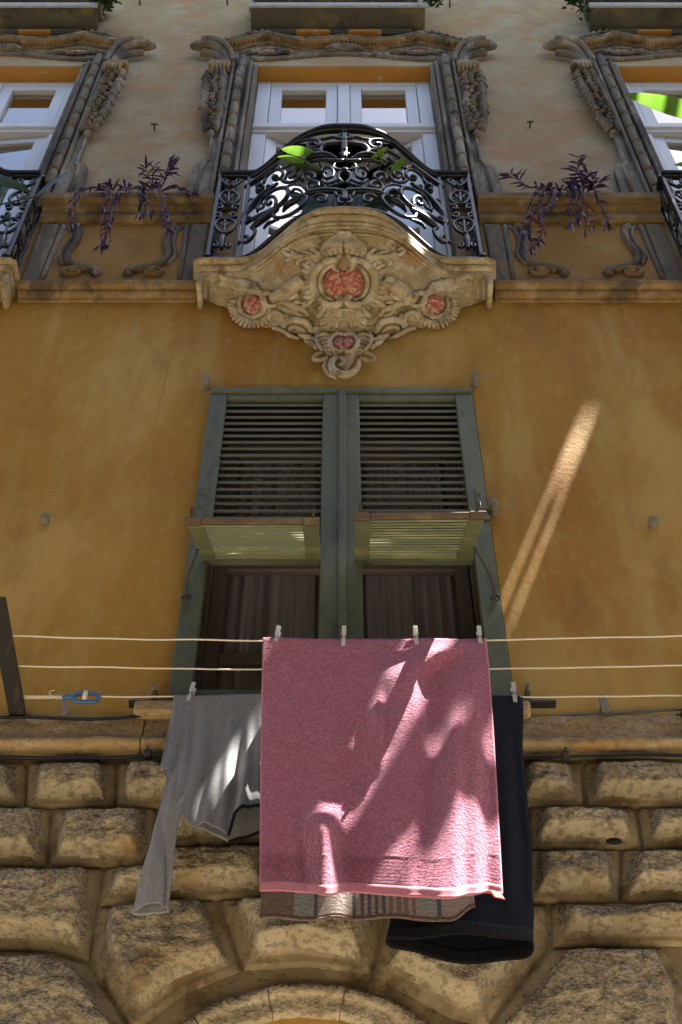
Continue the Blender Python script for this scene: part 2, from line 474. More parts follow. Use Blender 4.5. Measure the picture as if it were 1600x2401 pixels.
    def grid(self, fn, nu, nv, closed_u=False, mi=None):
        v = [fn(i / nu, j / nv) for j in range(nv + 1) for i in range(nu + (0 if closed_u else 1))]
        W = nu if closed_u else nu + 1
        n = len(self.v)
        self.st.append((n, len(self.f)))
        self.v += [tuple(p) for p in v]
        for j in range(nv):
            for i in range(nu):
                a, b = j * W + i, j * W + (i + 1) % W
                self.f.append((n + a, n + b, n + b + W, n + a + W))
                self.s.append(True)
                self.mi.append(mi((i + .5) / nu, (j + .5) / nv) if mi else 0)
        return self

    def sweep(self, prof, path, close=False):
        """prof: (out, up) pairs; path: list of (point, out direction); up is +z"""
        v, f = [], []
        n = len(prof)
        for p, od in path:
            for a, b in prof:
                v.append(Vector(p) + Vector(od) * a + Vector((0, 0, b)))
        for i in range(len(path) - 1):
            for k in range(n - 1):
                a = i * n + k
                f.append((a, a + 1, a + 1 + n, a + n))
        self.add(v, f, False)
        if close:
            self.add(v[:n], [tuple(range(n))], False)
            self.add(v[-n:], [tuple(range(n))[::-1]], False)
        return self

    def build(self, name, m, parent=None, solid=0.0, auto=None):
        me = bpy.data.meshes.new(name)
        me.from_pydata(self.v, [], self.f)
        me.polygons.foreach_set('use_smooth', self.s)
        if isinstance(m, (list, tuple)):
            for q in m:
                me.materials.append(q)
            me.polygons.foreach_set('material_index', self.mi)
        else:
            me.materials.append(m)
        me.update()
        o = bpy.data.objects.new(name, me)
        col.objects.link(o)
        if parent:
            o.parent = parent
            q, off = parent, Vector()
            while q:
                off += q.location
                q = q.parent
            o.location = -off
        if solid:
            md = o.modifiers.new('thickness', 'SOLIDIFY')
            md.thickness = solid
            md.offset = 0
        return o

def pieces(mb, name, m, parent, gap=0.001):
    """each run of touching strokes becomes a part of its own"""
    st = mb.st + [(len(mb.v), len(mb.f))]
    P = []
    for (v0, f0), (v1, f1) in zip(st, st[1:]):
        vs_ = mb.v[v0:v1]
        lo = [min(p[k] for p in vs_) - gap for k in range(3)]
        hi = [max(p[k] for p in vs_) + gap for k in range(3)]
        P.append((v0, v1, f0, f1, lo, hi))
    g = list(range(len(P)))
    def root(i):
        while g[i] != i:
            i = g[i]
        return i
    for i in range(len(P)):
        for j in range(i):
            a, b = P[i], P[j]
            if all(a[4][k] <= b[5][k] and b[4][k] <= a[5][k] for k in range(3)):
                g[root(i)] = root(j)
    out = {}
    for i, (v0, v1, f0, f1, lo, hi) in enumerate(P):
        q = out.setdefault(root(i), MB())
        off = len(q.v) - v0
        q.v += mb.v[v0:v1]
        q.f += [tuple(k + off for k in f) for f in mb.f[f0:f1]]
        q.s += mb.s[f0:f1]
        q.mi += mb.mi[f0:f1]
    return [q.build(name, m, parent) for q in out.values()]

def tag(o, label=None, cat=None, group=None, kind=None):
    for k, v in (('label', label), ('category', cat), ('group', group), ('kind', kind)):
        if v:
            o[k] = v
    return o

def thing(name, label, cat, group=None, loc=(0, 0, 0)):
    o = bpy.data.objects.new(name, None)
    o.empty_display_size = 0.1
    col.objects.link(o)
    o.location = loc
    return tag(o, label, cat, group, 'thing')

def copy_tree(o, parent=None):
    c = o.copy()
    col.objects.link(c)
    c.parent = parent
    for ch in o.children:
        copy_tree(ch, c)
    return c

def part_box(name, m, parent, a, b, bev=0.004):
    return MB().box(a, b, bev).build(name, m, parent)

# ================================================================== the setting
st = MB().add([(-60, -60, 0), (60, -60, 0), (60, 60, 0), (-60, 60, 0)], [(0, 1, 2, 3)]).build('street', M['street'])
tag(st, kind='structure')

CX = 0.02                                   # axis of the middle bay
BAYS = (CX - 2.645, CX, CX + 2.735)
WZ0, WZ1, WHW = 8.90, 12.53, 0.655          # tall windows: sill, head, half width
SX0, SX1, SZ0, SZ1 = -0.646, 0.650, 5.555, 7.775   # shuttered window
Z_STR0, Z_STR1 = 8.76, 9.01                 # string course

def wall_mesh(x0, x1, z0, z1, holes, y=0.0, depth=0.2):
    """upright sheet with openings and their reveals"""
    mb = MB()
    xs = sorted({x0, x1, *[h[0] for h in holes], *[h[1] for h in holes]})
    zs = sorted({z0, z1, *[h[2] for h in holes], *[h[3] for h in holes]})
    for a, b in zip(xs, xs[1:]):
        for c, d in zip(zs, zs[1:]):
            if any(h[0] <= a and b <= h[1] and h[2] <= c and d <= h[3] for h in holes):
                continue
            mb.add([(a, y, c), (b, y, c), (b, y, d), (a, y, d)], [(0, 1, 2, 3)], False)
    return mb

house = thing('townhouse', 'tall ochre plastered townhouse front with mouldings between the floors', 'building', loc=(0, 0, 5.3))
wall_mesh(-9, 14, 8.8, 19.3, [(c - WHW, c + WHW, WZ0, WZ1) for c in BAYS]).build('upper_wall', M['faded'], house)
house.children[-1]['label'] = 'faded greyish beige plaster of the upper floor'
wall_mesh(-9, 14, 5.3, 8.8, [(SX0 - .006, SX1 + .006, SZ0 - .02, SZ1 + .006)]).build('lower_wall', M['ochre'], house)
house.children[-1]['label'] = 'warm ochre plaster of the shuttered floor'
# reveals of the openings
for c in BAYS:
    mb = MB()
    for s in (-1, 1):
        x = c + s * WHW
        mb.add([(x, 0, WZ0), (x, .5, WZ0), (x, .5, WZ1), (x, 0, WZ1)], [(0, 1, 2, 3)], False)
    pieces(mb, 'window_reveal', M['trim'], house)
    MB().add([(c - WHW, 0, WZ1), (c + WHW, 0, WZ1), (c + WHW, .5, WZ1), (c - WHW, .5, WZ1)], [(0, 1, 2, 3)], False).build('lintel_soffit', M['soffit'], house)
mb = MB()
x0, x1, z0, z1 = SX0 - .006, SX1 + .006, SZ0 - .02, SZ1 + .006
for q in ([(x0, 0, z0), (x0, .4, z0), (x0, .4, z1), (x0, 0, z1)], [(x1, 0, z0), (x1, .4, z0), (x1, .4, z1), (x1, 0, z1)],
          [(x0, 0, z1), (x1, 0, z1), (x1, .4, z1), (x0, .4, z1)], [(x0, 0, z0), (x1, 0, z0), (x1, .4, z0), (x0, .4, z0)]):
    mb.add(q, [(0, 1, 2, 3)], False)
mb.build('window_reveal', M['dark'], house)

# string course along the wall, between the balconies
def run(x0, x1, n=24):
    return [((lerp(x0, x1, i / n), 0, 0), (0, -1, 0)) for i in range(n + 1)]

prof = [(0, 8.745), (.014, 8.75), (.018, 8.762), (.045, 8.768), (.052, 8.778), (.055, 8.80), (.08, 8.812), (.086, 8.822), (.086, 8.85), (.07, 8.862), (0, 8.87)]
for a, b in ((-6, BAYS[0] - .84), (BAYS[0] + .84, BAYS[1] - .82), (BAYS[1] + .83, BAYS[2] - .84), (BAYS[2] + .84, 9)):
    MB().sweep(prof, run(a, b), True).build('string_course', M['trimwarm'], house)

# the sill cornice and sunk panel between two tall windows
def flat_tube(pts, o, r, n=6, flat=1.0):
    return [Vector((p[0], -o, p[1])) for p in pts]

def bay_panel(xa, xb):
    """xa..xb: clear width between the balconies' side returns"""
    xm, hw = (xa + xb) / 2, (xb - xa) / 2
    prof = [(0, 9.72), (.02, 9.722), (.024, 9.73), (.052, 9.74), (.056, 9.76), (.045, 9.775), (.045, 9.83), (.07, 9.85), (.078, 9.88), (.108, 9.90), (.112, 9.965), (.095, 9.985), (0, 9.99)]
    c = MB().sweep(prof, run(xa, xb, 6), True).build('sill_cornice', M['trimwarm'], house)
    # recessed field behind, with raised curling frame
    f = MB()
    f.add([(xa, -.012, 8.86), (xb, -.012, 8.86), (xb, -.012, 9.74), (xa, -.012, 9.74)], [(0, 1, 2, 3)], False)
    fo = f.build('panel_field', M['panel'], house)
    for s in (-1, 1):
        g = MB()
        e = xm + s * (hw - .02)
        # upright margin
        g.box((e - .0, -.03, 8.87), (e - s * .10, -.005, 9.70), .006)
        g.tube([(e - s * .13, -.015, 9.69), (e - s * .115, -.015, 9.10), (e - s * .11, -.015, 8.88)], .018, 6)
        pieces(g, 'panel_margin', M['trim'], fo)
        g = MB()
        pts = [(e - s * .20, 9.69), (e - s * .235, 9.60), (e - s * .235, 9.45), (e - s * .21, 9.30), (e - s * .245, 9.18), (e - s * .35, 9.125), (e - s * .42, 9.08), (e - s * .40, 9.035)]
        g.tube([(p.x, -.018, p.y) for p in catmull([Vector((a, b, 0)) for a, b in pts], 6)], .024, 6)
        g.tube([(p.x + s * .045, -.012, p.y + .0) for p in catmull([Vector((a, b, 0)) for a, b in pts[:5]], 6)], .016, 6)
        pieces(g, 'scroll_frame', M['trim'], fo)
        g = MB()
        sp = [(e - s * .28 + s * p[0], 9.075 + p[1]) for p in spiral(0, 0, .085, .012, 180, -320, 30, .62)]
        g.tube([(p[0], -.02, p[1]) for p in sp], [lerp(.02, .014, i / 30) for i in range(31)], 6)
        g.ball((e - s * .28, -.03, 9.075), (.03, .03, .022))
        pieces(g, 'volute', M['trimwarm'], fo)
        g = MB()
        g.tube([(p[0], -.02, p[1]) for p in [(e - s * .20 - s * q[0], 9.665 + q[1]) for q in spiral(0, 0, .045, .008, 90, -250, 20, .6)]], .011, 6)
        g.build('corner_curl', M['trim'], fo)

bay_panel(BAYS[0] + .80, BAYS[1] - .80)
bay_panel(BAYS[1] + .82, BAYS[2] - .80)
bay_panel(BAYS[2] + .80, BAYS[2] + 1.90)
bay_panel(BAYS[0] - 1.90, BAYS[0] - .80)

# ------------------------------------------------------------------ carved surround of a tall window
def surround(c, number):
    t = thing('window_surround', ('carved grey plaster surround of the window cut off at the photo\'s left edge',
                                  'carved grey plaster surround with shell crest round the middle upper window',
                                  'carved grey plaster surround of the window cut off at the photo\'s right edge')[number],
              'window surround', 'carved surrounds of the tall windows', (c, 0, 10.2))
    for s in (-1, 1):
        X = lambda d: c + s * d
        # jamb mouldings, each an upright strip
        mb = MB()
        mb.box((X(WHW), -.03, 9.94), (X(.685), 0, 12.53), .006)
        mb.box((X(.69), -.05, 9.94), (X(.715), 0, 12.56), .008)
        mb.box((X(.715), -.022, 9.94), (X(.73), 0, 12.56), .004)
        pieces(mb, 'inner_jamb', M['trim'], t)
        mb = MB()
        z = 9.95
        k = 0
        while z < 12.5:
            L = .245 + .015 * math.sin(k * 2.1 + s)
            path = [(X(.775), -.045, z + L * q) for q in (0, .1, .3, .55, .8, .93, 1)]
            mb.tube(path, [.022, .029, .032, .033, .032, .028, .022], 10)
            mb.ball((X(.775), -.052, z), (.040, .034, .016), 10, 6)
            z += L
            k += 1
        mb.build('rope_moulding', M['trim'], t)
        mb = MB()
        mb.box((X(.735), -.02, 9.94), (X(.815), 0, 12.56), .003)
        mb.build('rope_groove', M['trim'], t)
        mb = MB()
        mb.box((X(.82), -.065, 9.94), (X(.845), 0, 12.62), .007)
        mb.box((X(.845), -.035, 9.94), (X(.90), 0, 12.5), .006)
        mb.box((X(.885), -.05, 10.62), (X(.905), 0, 12.48), .006)
        pieces(mb, 'outer_jamb', M['trim'], t)
        # flared foot
        mb = MB()
        foot = [(.845, 9.95), (1.0, 9.95), (.985, 10.50), (.955, 10.58), (.845, 10.60)]
        for d, yy in ((0, -.045),):
            v = [(X(a), yy, b) for a, b in foot] + [(X(a), 0, b) for a, b in foot]
            n = len(foot)
            mb.add(v, [tuple(range(n)), *[(i, (i + 1) % n, n + (i + 1) % n, n + i) for i in range(n)]], False)
        mb.tube([(X(.93), -.05, 9.96), (X(.925), -.05, 10.5), (X(.90), -.05, 10.58)], .014, 6)
        mb.build('jamb_foot', M['trim'], t)
        # capital block on the outside
        mb = MB()
        mb.box((X(.85), -.09, 12.36), (X(1.02), 0, 12.46), .015)
        mb.box((X(.85), -.075, 12.27), (X(.995), 0, 12.36), .02)
        for q in range(5):
            a = .865 + q * .027
            mb.tube([(X(a), -.08, 12.40), (X(a + .004), -.095, 12.32), (X(a - .006), -.08, 12.22)], [.012, .018, .006], 6)
        pieces(mb, 'capital', M['trimwarm'], t)
        # hanging festoon of leaves and husks
        mb = MB()
        rr = random.Random(31 + s)
        for q in range(17):
            z = 12.20 - q * .066
            wd = .075 * (1 - .5 * smooth(9, 17, q)) * rr.uniform(.85, 1.15)
            for e in (-1, 1):
                x_ = X(.955 - .003 * q) + e * .012
                a = Vector((x_, -.035, z + .02 + e * .012))
                b = Vector((x_ + e * wd * .55, -.085 + rr.uniform(-.012, .012), z - .012 + e * .012 + rr.uniform(-.01, .01)))
                d = Vector((x_ + e * wd * 1.05, -.055, z - .052 + rr.uniform(-.015, .015)))
                mb.tube([a, a.lerp(b, .6), b, b.lerp(d, .6), d], [.012, .024, .027, .018, .005], 7, flat=.75)
            mb.ball((X(.955 - .003 * q) + rr.uniform(-.02, .02), -.085, z - .025), (.022, .022, .020), 8, 5)
        mb.ball((X(.905), -.05, 11.06), (.03, .035, .04))
        pieces(mb, 'festoon', M['trim'], t)
    # lintel with curved upper edge
    n = 30
    mb = MB()
    def low(x): return WZ1
    def arch(x): return 12.63 + .13 * (1 - smooth(0, 1, abs(x) / .66))
    for yy, (fa, fb) in ((-.012, (low, arch)),):
        v = []
        for i in range(n + 1):
            x = lerp(-.69, .69, i / n)
            v += [(c + x, yy, fa(x)), (c + x, yy, fb(x))]
        mb.add(v, [(2 * i, 2 * i + 2, 2 * i + 3, 2 * i + 1) for i in range(n)], False)
        mb.add([(c - .69, yy, WZ1), (c + .69, yy, WZ1), (c + .69, 0, WZ1), (c - .69, 0, WZ1)], [(0, 1, 2, 3)], False)
    mb.build('lintel', M['faded'], t)
    mb = MB()
    mb.tube([(c + lerp(-.72, .72, i / n), -.02, arch(lerp(-.72, .72, i / n)) + .008) for i in range(n + 1)], .02, 6)
    mb.build('lintel_bead', M['trim'], t)
    # frieze behind the pediment
    mb = MB()
    def crest(x):                          # underside of the pediment moulding
        a = abs(x)
        if a < .28:
            return 12.85 + .07 * (1 - a / .28) ** 2
        if a < .595:
            return 12.85 + .15 * ((a - .28) / .315) ** 1.8
        return 12.83 + .17 * max(0, 1 - (a - .595) / .30) ** 1.7 - .02 * smooth(.8, 1, a)
    v = []
    for i in range(n * 2 + 1):
        x = lerp(-.86, .86, i / n / 2)
        v += [(c + x, -.018, arch(x) if abs(x) < .69 else 12.56), (c + x, -.018, crest(x) + .03)]
    mb.add(v, [(2 * i, 2 * i + 2, 2 * i + 3, 2 * i + 1) for i in range(n * 2)], False)
    mb.build('frieze', M['trim'], t)
    # pediment moulding: profile swept along the wavy crest
    pr = [(0.0, -.03), (.018, -.028), (.022, -.01), (.03, .0), (.034, .014), (.045, .018), (.048, .026), (.088, .036), (.095, .042), (.097, .062), (.088, .07), (0, .085)]
    mb = MB()
    xs = [lerp(-.98, .98, i / 84) for i in range(85)]
    mb.sweep(pr, [((c + x, 0, crest(x)), (0, -1, 0)) for x in xs], True)
    mb.build('pediment', M['trimwarm'], t)
    mb = MB()
    mb.tube([(c + x, -.097, crest(x) + .066) for x in xs], .011, 6)
    mb.tube([(c + x, -.036, crest(x) + .008) for x in xs], .008, 6)
    pieces(mb, 'pediment_lip', M['trim'], t)
    mb = MB()
    rr = random.Random(5)
    for i in range(70):                    # worn egg-and-leaf row on the underside
        x = lerp(-.95, .95, i / 69)
        mb.ball((c + x, -.068, crest(x) + .028), (.012 + .004 * rr.random(), .018, .008 + .005 * rr.random()), 6, 4)
    pieces(mb, 'leaf_row', M['trimwarm'], t)
    for s in (-1, 1):
        X = lambda d: c + s * d
        mb = MB()                          # horn that sweeps down to the capital
        horn = catmull([Vector((X(1.10), -.13, 12.80)), Vector((X(1.00), -.13, 12.80)), Vector((X(.91), -.11, 12.74)), Vector((X(.855), -.07, 12.62)), Vector((X(.84), -.06, 12.5))], 7)
        mb.tube(horn, .024, 7)
        h2 = catmull([Vector((X(1.10), -.05, 12.72)), Vector((X(1.02), -.05, 12.70)), Vector((X(.95), -.05, 12.62)), Vector((X(.91), -.04, 12.5))], 7)
        mb.tube(h2, .03, 7)
        mb.tube([p + Vector((s * .045, .03, -.03)) for p in horn], .035, 7)
        pieces(mb, 'pediment_horn', M['trim'], t)
        mb = MB()
        mb.tube([(X(1.12 + q[0]), -.07, 12.82 + q[1]) for q in spiral(0, 0, .07, .012, -120, 250, 24, .8)], [lerp(.026, .014, i / 24) for i in range(25)], 7)
        mb.build('horn_scroll', M['trim'], t)
        mb = MB()                          # acanthus on the shoulder above
        for q in range(9):
            a0 = Vector((X(.60 + q * .055), -.02, 13.13 - q * .035 + .02 * math.sin(q)))
            for e in (-1, 1):
                mb.tube([a0, a0 + Vector((s * (.03 + .02 * e), -.055, .03)), a0 + Vector((s * (.06 + .03 * e), -.05, .01 - .02 * e))], [.016, .02, .006], 6)
        mb.tube(catmull([Vector((X(.58), -.05, 13.10)), Vector((X(.72), -.05, 12.99)), Vector((X(.95), -.06, 12.86))], 6), .022, 6)
        pieces(mb, 'acanthus', M['trim'], t)
        mb = MB()                          # small painted shield in the frieze
        mb.ball((X(.58), -.028, 12.80), (.075, .014, .035), 14, 6)
        mb.build('painted_shield', M['red'], t)
        mb = MB()
        mb.tube([(X(.58) + .10 * math.cos(a), -.035, 12.80 + .05 * math.sin(a)) for a in [2 * PI * i / 26 for i in range(27)]], [.016 + .007 * math.sin(i * 2.4) for i in range(27)], 6)
        for e in (-1, 1):
            mb.tube([(X(.58 + e * .10), -.03, 12.79), (X(.58 + e * .16), -.045, 12.77), (X(.58 + e * .23), -.03, 12.75)], [.02, .018, .006], 6)
        pieces(mb, 'shield_frame', M['trim'], t)
    mb = MB()                              # middle shell of the frieze
    for q in range(7):
        a = lerp(-70, 70, q / 6)
        mb.tube([(c, -.03, 12.80), (c + .10 * math.sin(math.radians(a)), -.07, 12.80 + .055 * math.cos(math.radians(a))), (c + .17 * math.sin(math.radians(a)), -.04, 12.80 + .085 * math.cos(math.radians(a)))], [.012, .018, .008], 6)
    pieces(mb, 'frieze_shell', M['trim'], t)
    return t

for i, c in enumerate(BAYS):
    surround(c, i)

# ------------------------------------------------------------------ tall white windows
def pane_box(p, name, x0, x1, z0, z1, y, t, fr=.055):
    """a sash: four members and its pane, built square to the wall"""
    s = MB()
    s.box((x0, y, z0), (x0 + fr, y + t, z1), .005)
    s.box((x1 - fr, y, z0), (x1, y + t, z1), .005)
    s.box((x0 + fr, y, z1 - fr), (x1 - fr, y + t, z1), .005)
    s.box((x0 + fr, y, z0), (x1 - fr, y + t, z0 + fr), .005)
    o = s.build(name, M['white'], p)
    yg = y + t * .75
    g = MB().add([(x0 + fr - .003, yg, z0 + fr - .003), (x1 - fr + .003, yg, z0 + fr - .003), (x1 - fr + .003, yg, z1 - fr + .003), (x0 + fr - .003, yg, z1 - fr + .003)], [(0, 1, 2, 3)], False)
    g.build('pane', M['glass'], o)
    return o

def tall_window(c, number):
    t = thing('tall_window', ('white casement window cut off at the photo\'s left edge', 'white casement window behind the middle balcony, leaves ajar',
                              'white casement window cut off at the photo\'s right edge')[number], 'window', 'tall white windows of the upper floor', (c, .14, WZ0))
    y = .105
    x0, x1 = c - WHW, c + WHW
    zt = 11.60                             # transom
    f = MB()
    f.box((x0, y, WZ0), (x0 + .10, y + .09, WZ1 - .001), .006)
    f.box((x1 - .10, y, WZ0), (x1, y + .09, WZ1 - .001), .006)
    f.box((x0 + .10, y + .002, WZ1 - .07), (x1 - .10, y + .09, WZ1 - .001), .006)
    f.build('frame', M['white'], t)
    tr = MB()
    tr.box((x0 + .0, y - .03, zt - .085), (x1, y + .085, zt), .01)
    tr.box((x0 + .0, y - .012, zt - .13), (x1, y + .08, zt - .085), .006)
    tr.build('transom', M['white'], t)
    m = MB()
    m.box((c - .045, y - .004, zt), (c + .045, y + .088, WZ1 - .07), .008)
    m.build('mullion', M['white'], t)
    pane_box(t, 'top_light', x0 + .105, c - .048, zt + .005, WZ1 - .075, y + .012, .05, .085)
    pane_box(t, 'top_light', c + .048, x1 - .105, zt + .005, WZ1 - .075, y + .012, .05, .085)
    # two tall leaves, standing ajar inwards
    wleaf = WHW - .105
    for s, ang in ((-1, 24 if number == 1 else 4), (1, -24 if number == 1 else -4)):
        hx = c + s * (WHW - .105)
        e = bpy.data.objects.new('casement', None)
        ms = MB()
        W, z0, z1, fr, th = wleaf, WZ0 + .03, zt - .135, .085, .05
        def bx(mb, a, b, zz0, zz1, y0=0.0, y1=th):
            q = sorted((-s * a, -s * b))
            mb.box((q[0], y0, zz0 - WZ0), (q[1], y1, zz1 - WZ0), .005)
        bx(ms, 0, fr, z0, z1); bx(ms, W - fr, W, z0, z1); bx(ms, fr, W - fr, z1 - fr, z1); bx(ms, fr, W - fr, z0, z0 + .25)
        bx(ms, fr, W - fr, 10.05, 10.10)
        me = ms.build('casement', M['white'])
        me.parent = t
        me.location = (hx - c, y + .02 - .14, 0)
        me.rotation_euler = (0, 0, math.radians(ang))
        bpy.data.objects.remove(e)
        for za, zb in ((z0 + .25, 10.05), (10.10, z1 - fr)):
            mg = MB()
            qa, qb = sorted((-s * (fr - .004), -s * (W - fr + .004)))
            mg.add([(qa, .025, za - .004 - WZ0), (qb, .025, za - .004 - WZ0), (qb, .025, zb + .004 - WZ0), (qa, .025, zb + .004 - WZ0)], [(0, 1, 2, 3)], False)
            g = mg.build('pane', M['glass'])
            g.parent = me
    # room behind
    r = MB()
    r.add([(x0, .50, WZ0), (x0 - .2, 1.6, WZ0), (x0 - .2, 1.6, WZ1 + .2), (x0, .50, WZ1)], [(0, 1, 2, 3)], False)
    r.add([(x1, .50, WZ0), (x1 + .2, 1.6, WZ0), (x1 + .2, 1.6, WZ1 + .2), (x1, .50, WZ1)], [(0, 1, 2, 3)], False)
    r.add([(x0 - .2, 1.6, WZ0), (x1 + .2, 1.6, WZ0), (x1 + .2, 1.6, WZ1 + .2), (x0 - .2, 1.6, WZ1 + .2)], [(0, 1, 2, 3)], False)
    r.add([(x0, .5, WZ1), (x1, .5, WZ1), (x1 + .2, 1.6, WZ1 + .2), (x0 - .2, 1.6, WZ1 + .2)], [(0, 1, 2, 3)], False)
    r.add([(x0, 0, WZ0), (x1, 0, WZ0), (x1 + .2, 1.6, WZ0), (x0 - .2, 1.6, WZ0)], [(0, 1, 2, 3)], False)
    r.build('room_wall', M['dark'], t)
    return t

for i, c in enumerate(BAYS):
    tall_window(c, i)

# ================================================================== balconies
ZS, ZR = 8.89, 10.09                        # slab level, top of the rail
HW = 0.80                                   # half width of the slab

def bulge(x, flat=.60):
    a = abs(x)
    return 0.0 if a >= flat else .5 * (1 + math.cos(PI * (a / flat) ** 1.5))

def plan(x, off=0.0):                       # how far the front stands out at x (relative to the axis)
    return .17 + .30 * bulge(x) + off

def console_bottom(x):
    return pw([(0, 8.27), (.2, 8.36), (.42, 8.44), (.58, 8.56), (.66, 8.68), (.80, 8.76)], abs(x))

def console_pt(x, v):
    """v = 0 at the slab, 1 on the wall"""
    zt, zb = ZS - .10, console_bottom(x)
    ot = plan(x, -.035)
    o = ot * (1 - v) ** 1.15 + .012
    z = zt + (zb - zt) * (v ** 1.1)
    o += .045 * math.sin(PI * v) * bulge(x, .7)
    return Vector((CX + x, -o, z))

mb0 = MB().grid(lambda u, v: console_pt(lerp(-.775, .775, u), v), 70, 26)
BV_CON = BVHTree.FromPolygons([Vector(p) for p in mb0.v], mb0.f)

def on_console(sx, sy):
    r = ray(sx, sy).normalized()
    loc, nrm, i, d = BV_CON.ray_cast(EYE, r)
    wall = src(sx, sy, .012)
    if loc is None:
        return wall, Vector((0, -1, -.25)).normalized()
    if nrm.dot(r) > 0:
        nrm = -nrm
    return loc, nrm

RX = []
def rail_surface():
    mb = MB()
    mb.grid(lambda u, v: Vector((CX + lerp(-HW, HW, u), -plan(lerp(-HW, HW, u), .0), lerp(ZS - .3, ZR + .6, v))), 120, 1)
    return BVHTree.FromPolygons([Vector(p) for p in mb.v], mb.f)
BV_RAIL = rail_surface()

def on_rail(u, v):
    """a point of the enlarged left half of the railing -> (x, z) on the railing's own surface"""
    r = ray(480 + u * 0.21684, 300 + v * 0.21684).normalized()
    loc, nrm, i, d = BV_RAIL.ray_cast(EYE, r)
    if loc is None:
        return None
    return loc

PXM = 0.00232                               # metres per photo pixel at the console

def balcony():
    t = thing('balcony', 'x', 'balcony', 'ornate balconies of the upper floor', (CX, 0, ZS))
    # slab with moulded edge
    def edge_path(off=0.0, n=56):
        p = [((CX - HW, 0, ZS), (-1, 0, 0)), ((CX - HW, -plan(HW) + .004, ZS), (-.8, -.6, 0))]
        xs = [lerp(-HW + .004, HW - .004, i / n) for i in range(n + 1)]
        for x in xs:
            d = (plan(x + .002) - plan(x - .002)) / .004
            nn = Vector((d, -1, 0)).normalized()
            p.append(((CX + x, -plan(x), ZS), nn))
        p += [((CX + HW, -plan(HW) + .004, ZS), (.8, -.6, 0)), ((CX + HW, 0, ZS), (1, 0, 0))]
        return p
    pr = [(-.20, .0), (.02, .0), (.038, -.006), (.045, -.020), (.038, -.034), (.020, -.040), (-.004, -.042), (-.004, -.052), (.014, -.056), (.018, -.068), (.008, -.080), (-.012, -.084), (-.014, -.096), (-.006, -.100), (-.010, -.112), (-.05, -.118)]
    MB().sweep(pr, edge_path()).build('slab_edge', M['console'], t)
    mb = MB()
    n = 56
    v = []
    for i in range(n + 1):
        x = lerp(-HW, HW, i / n)
        v += [(CX + x, 0, ZS - .004), (CX + x, -plan(x, -.02), ZS - .004)]
    mb.add(v, [(2 * i, 2 * i + 2, 2 * i + 3, 2 * i + 1) for i in range(n)], False)
    mb.build('slab', M['console'], t)
    # belly underneath
    con = MB().grid(lambda u, vv: console_pt(lerp(-.775, .775, u), vv), 70, 26)
    for s in (-1, 1):                       # closed cheeks
        con.grid(lambda u, vv: Vector((CX + s * .775, min(0, console_pt(s * .775, vv).y) * (1 - u), console_pt(s * .775, vv).z)), 1, 12)
    co = con.build('console', M['console'], t)
    # raised border of the belly
    bd = MB()
    for off, r in ((.0, .013), (.045, .009)):
        pth = []
        for i in range(61):
            x = lerp(-.765 + off, .765 - off, i / 60)
            q = console_pt(x, .04 + off * 1.6)
            pth.append(q + Vector((0, -.006, -.004)))
        bd.tube(pth, r, 6)
    for s in (-1, 1):
        for d, r in ((.772, .016), (.735, .010)):
            bd.tube([console_pt(s * d, k / 8) + Vector((0, -.008, 0)) for k in range(9)], r, 6)
        bd.box((CX + s * .776, -.165, 8.66), (CX + s * .806, .0, 8.79), .008)
    pieces(bd, 'console_border', M['console'], co)

    # --- carved relief on the belly
    def rel(mb, pts, r, lift=.4, n=7, k=5):
        """round moulding drawn over the console; pts and r in photo pixels"""
        for s in (1, -1):
            pp = catmull([Vector((p[0], p[1], 0)) for p in pts], k)
            rr = r if isinstance(r, (list, tuple)) else [r, r]
            path, rad = [], []
            m = len(pp) - 1
            for i, p in enumerate(pp):
                sx = p.x if s == 1 else 1613 - p.x
                loc, nr = on_console(sx, p.y)
                f = i / m * (len(rr) - 1)
                j = min(int(f), len(rr) - 2)
                rw = lerp(rr[j], rr[j + 1], f - j) * PXM * 1.12
                rad.append(rw)
                path.append(loc + nr * rw * (lift + .35))
            mb.tube(path, rad, n)
    HX, HY = 806.5, 664
    g = MB()                                 # C-scroll frame of the main cartouche
    rel(g, [(790, 612), (765, 618), (742, 640), (736, 668), (746, 698), (768, 716), (788, 719), (800, 710), (797, 698), (788, 699)], [7, 9, 9, 9, 9, 7, 5], .6)
    rel(g, [(793, 622), (770, 630), (755, 650), (753, 672), (763, 696), (785, 706)], [4, 5, 5, 4], .8)
    pieces(g, 'cartouche_frame', M['stucco'], co)
    g = MB()                                 # beads between the two rings
    for i in range(13):
        a = math.radians(lerp(120, 265, i / 12))
        rel(g, [(HX - 3 + 58 * math.cos(a), HY + 1 - 50 * math.sin(a) * -1 * -1), (HX - 3 + 50 * math.cos(a), HY + 1 - 44 * math.sin(a))], [4, 3], .5, 5, 2)
    pieces(g, 'cartouche_beads', M['stucco'], co)
    g = MB()                                 # fluted shell fringe around it
    for i in range(21):
        a = math.radians(lerp(95, 262, i / 20))
        r0, r1 = 74, 104 + 8 * math.sin(i * 1.9)
        ca, sa = math.cos(a), -math.sin(a)
        rel(g, [(HX + r0 * ca, HY + r0 * .9 * sa), (HX + (r0 + r1) / 2 * ca, HY + (r0 + r1) / 2 * .92 * sa + 2), (HX + r1 * ca - 4 * sa, HY + r1 * .88 * sa + 4 * ca)], [5, 7, 2.5], .35, 6, 4)
    pieces(g, 'shell_fringe', M['stucco'], co)
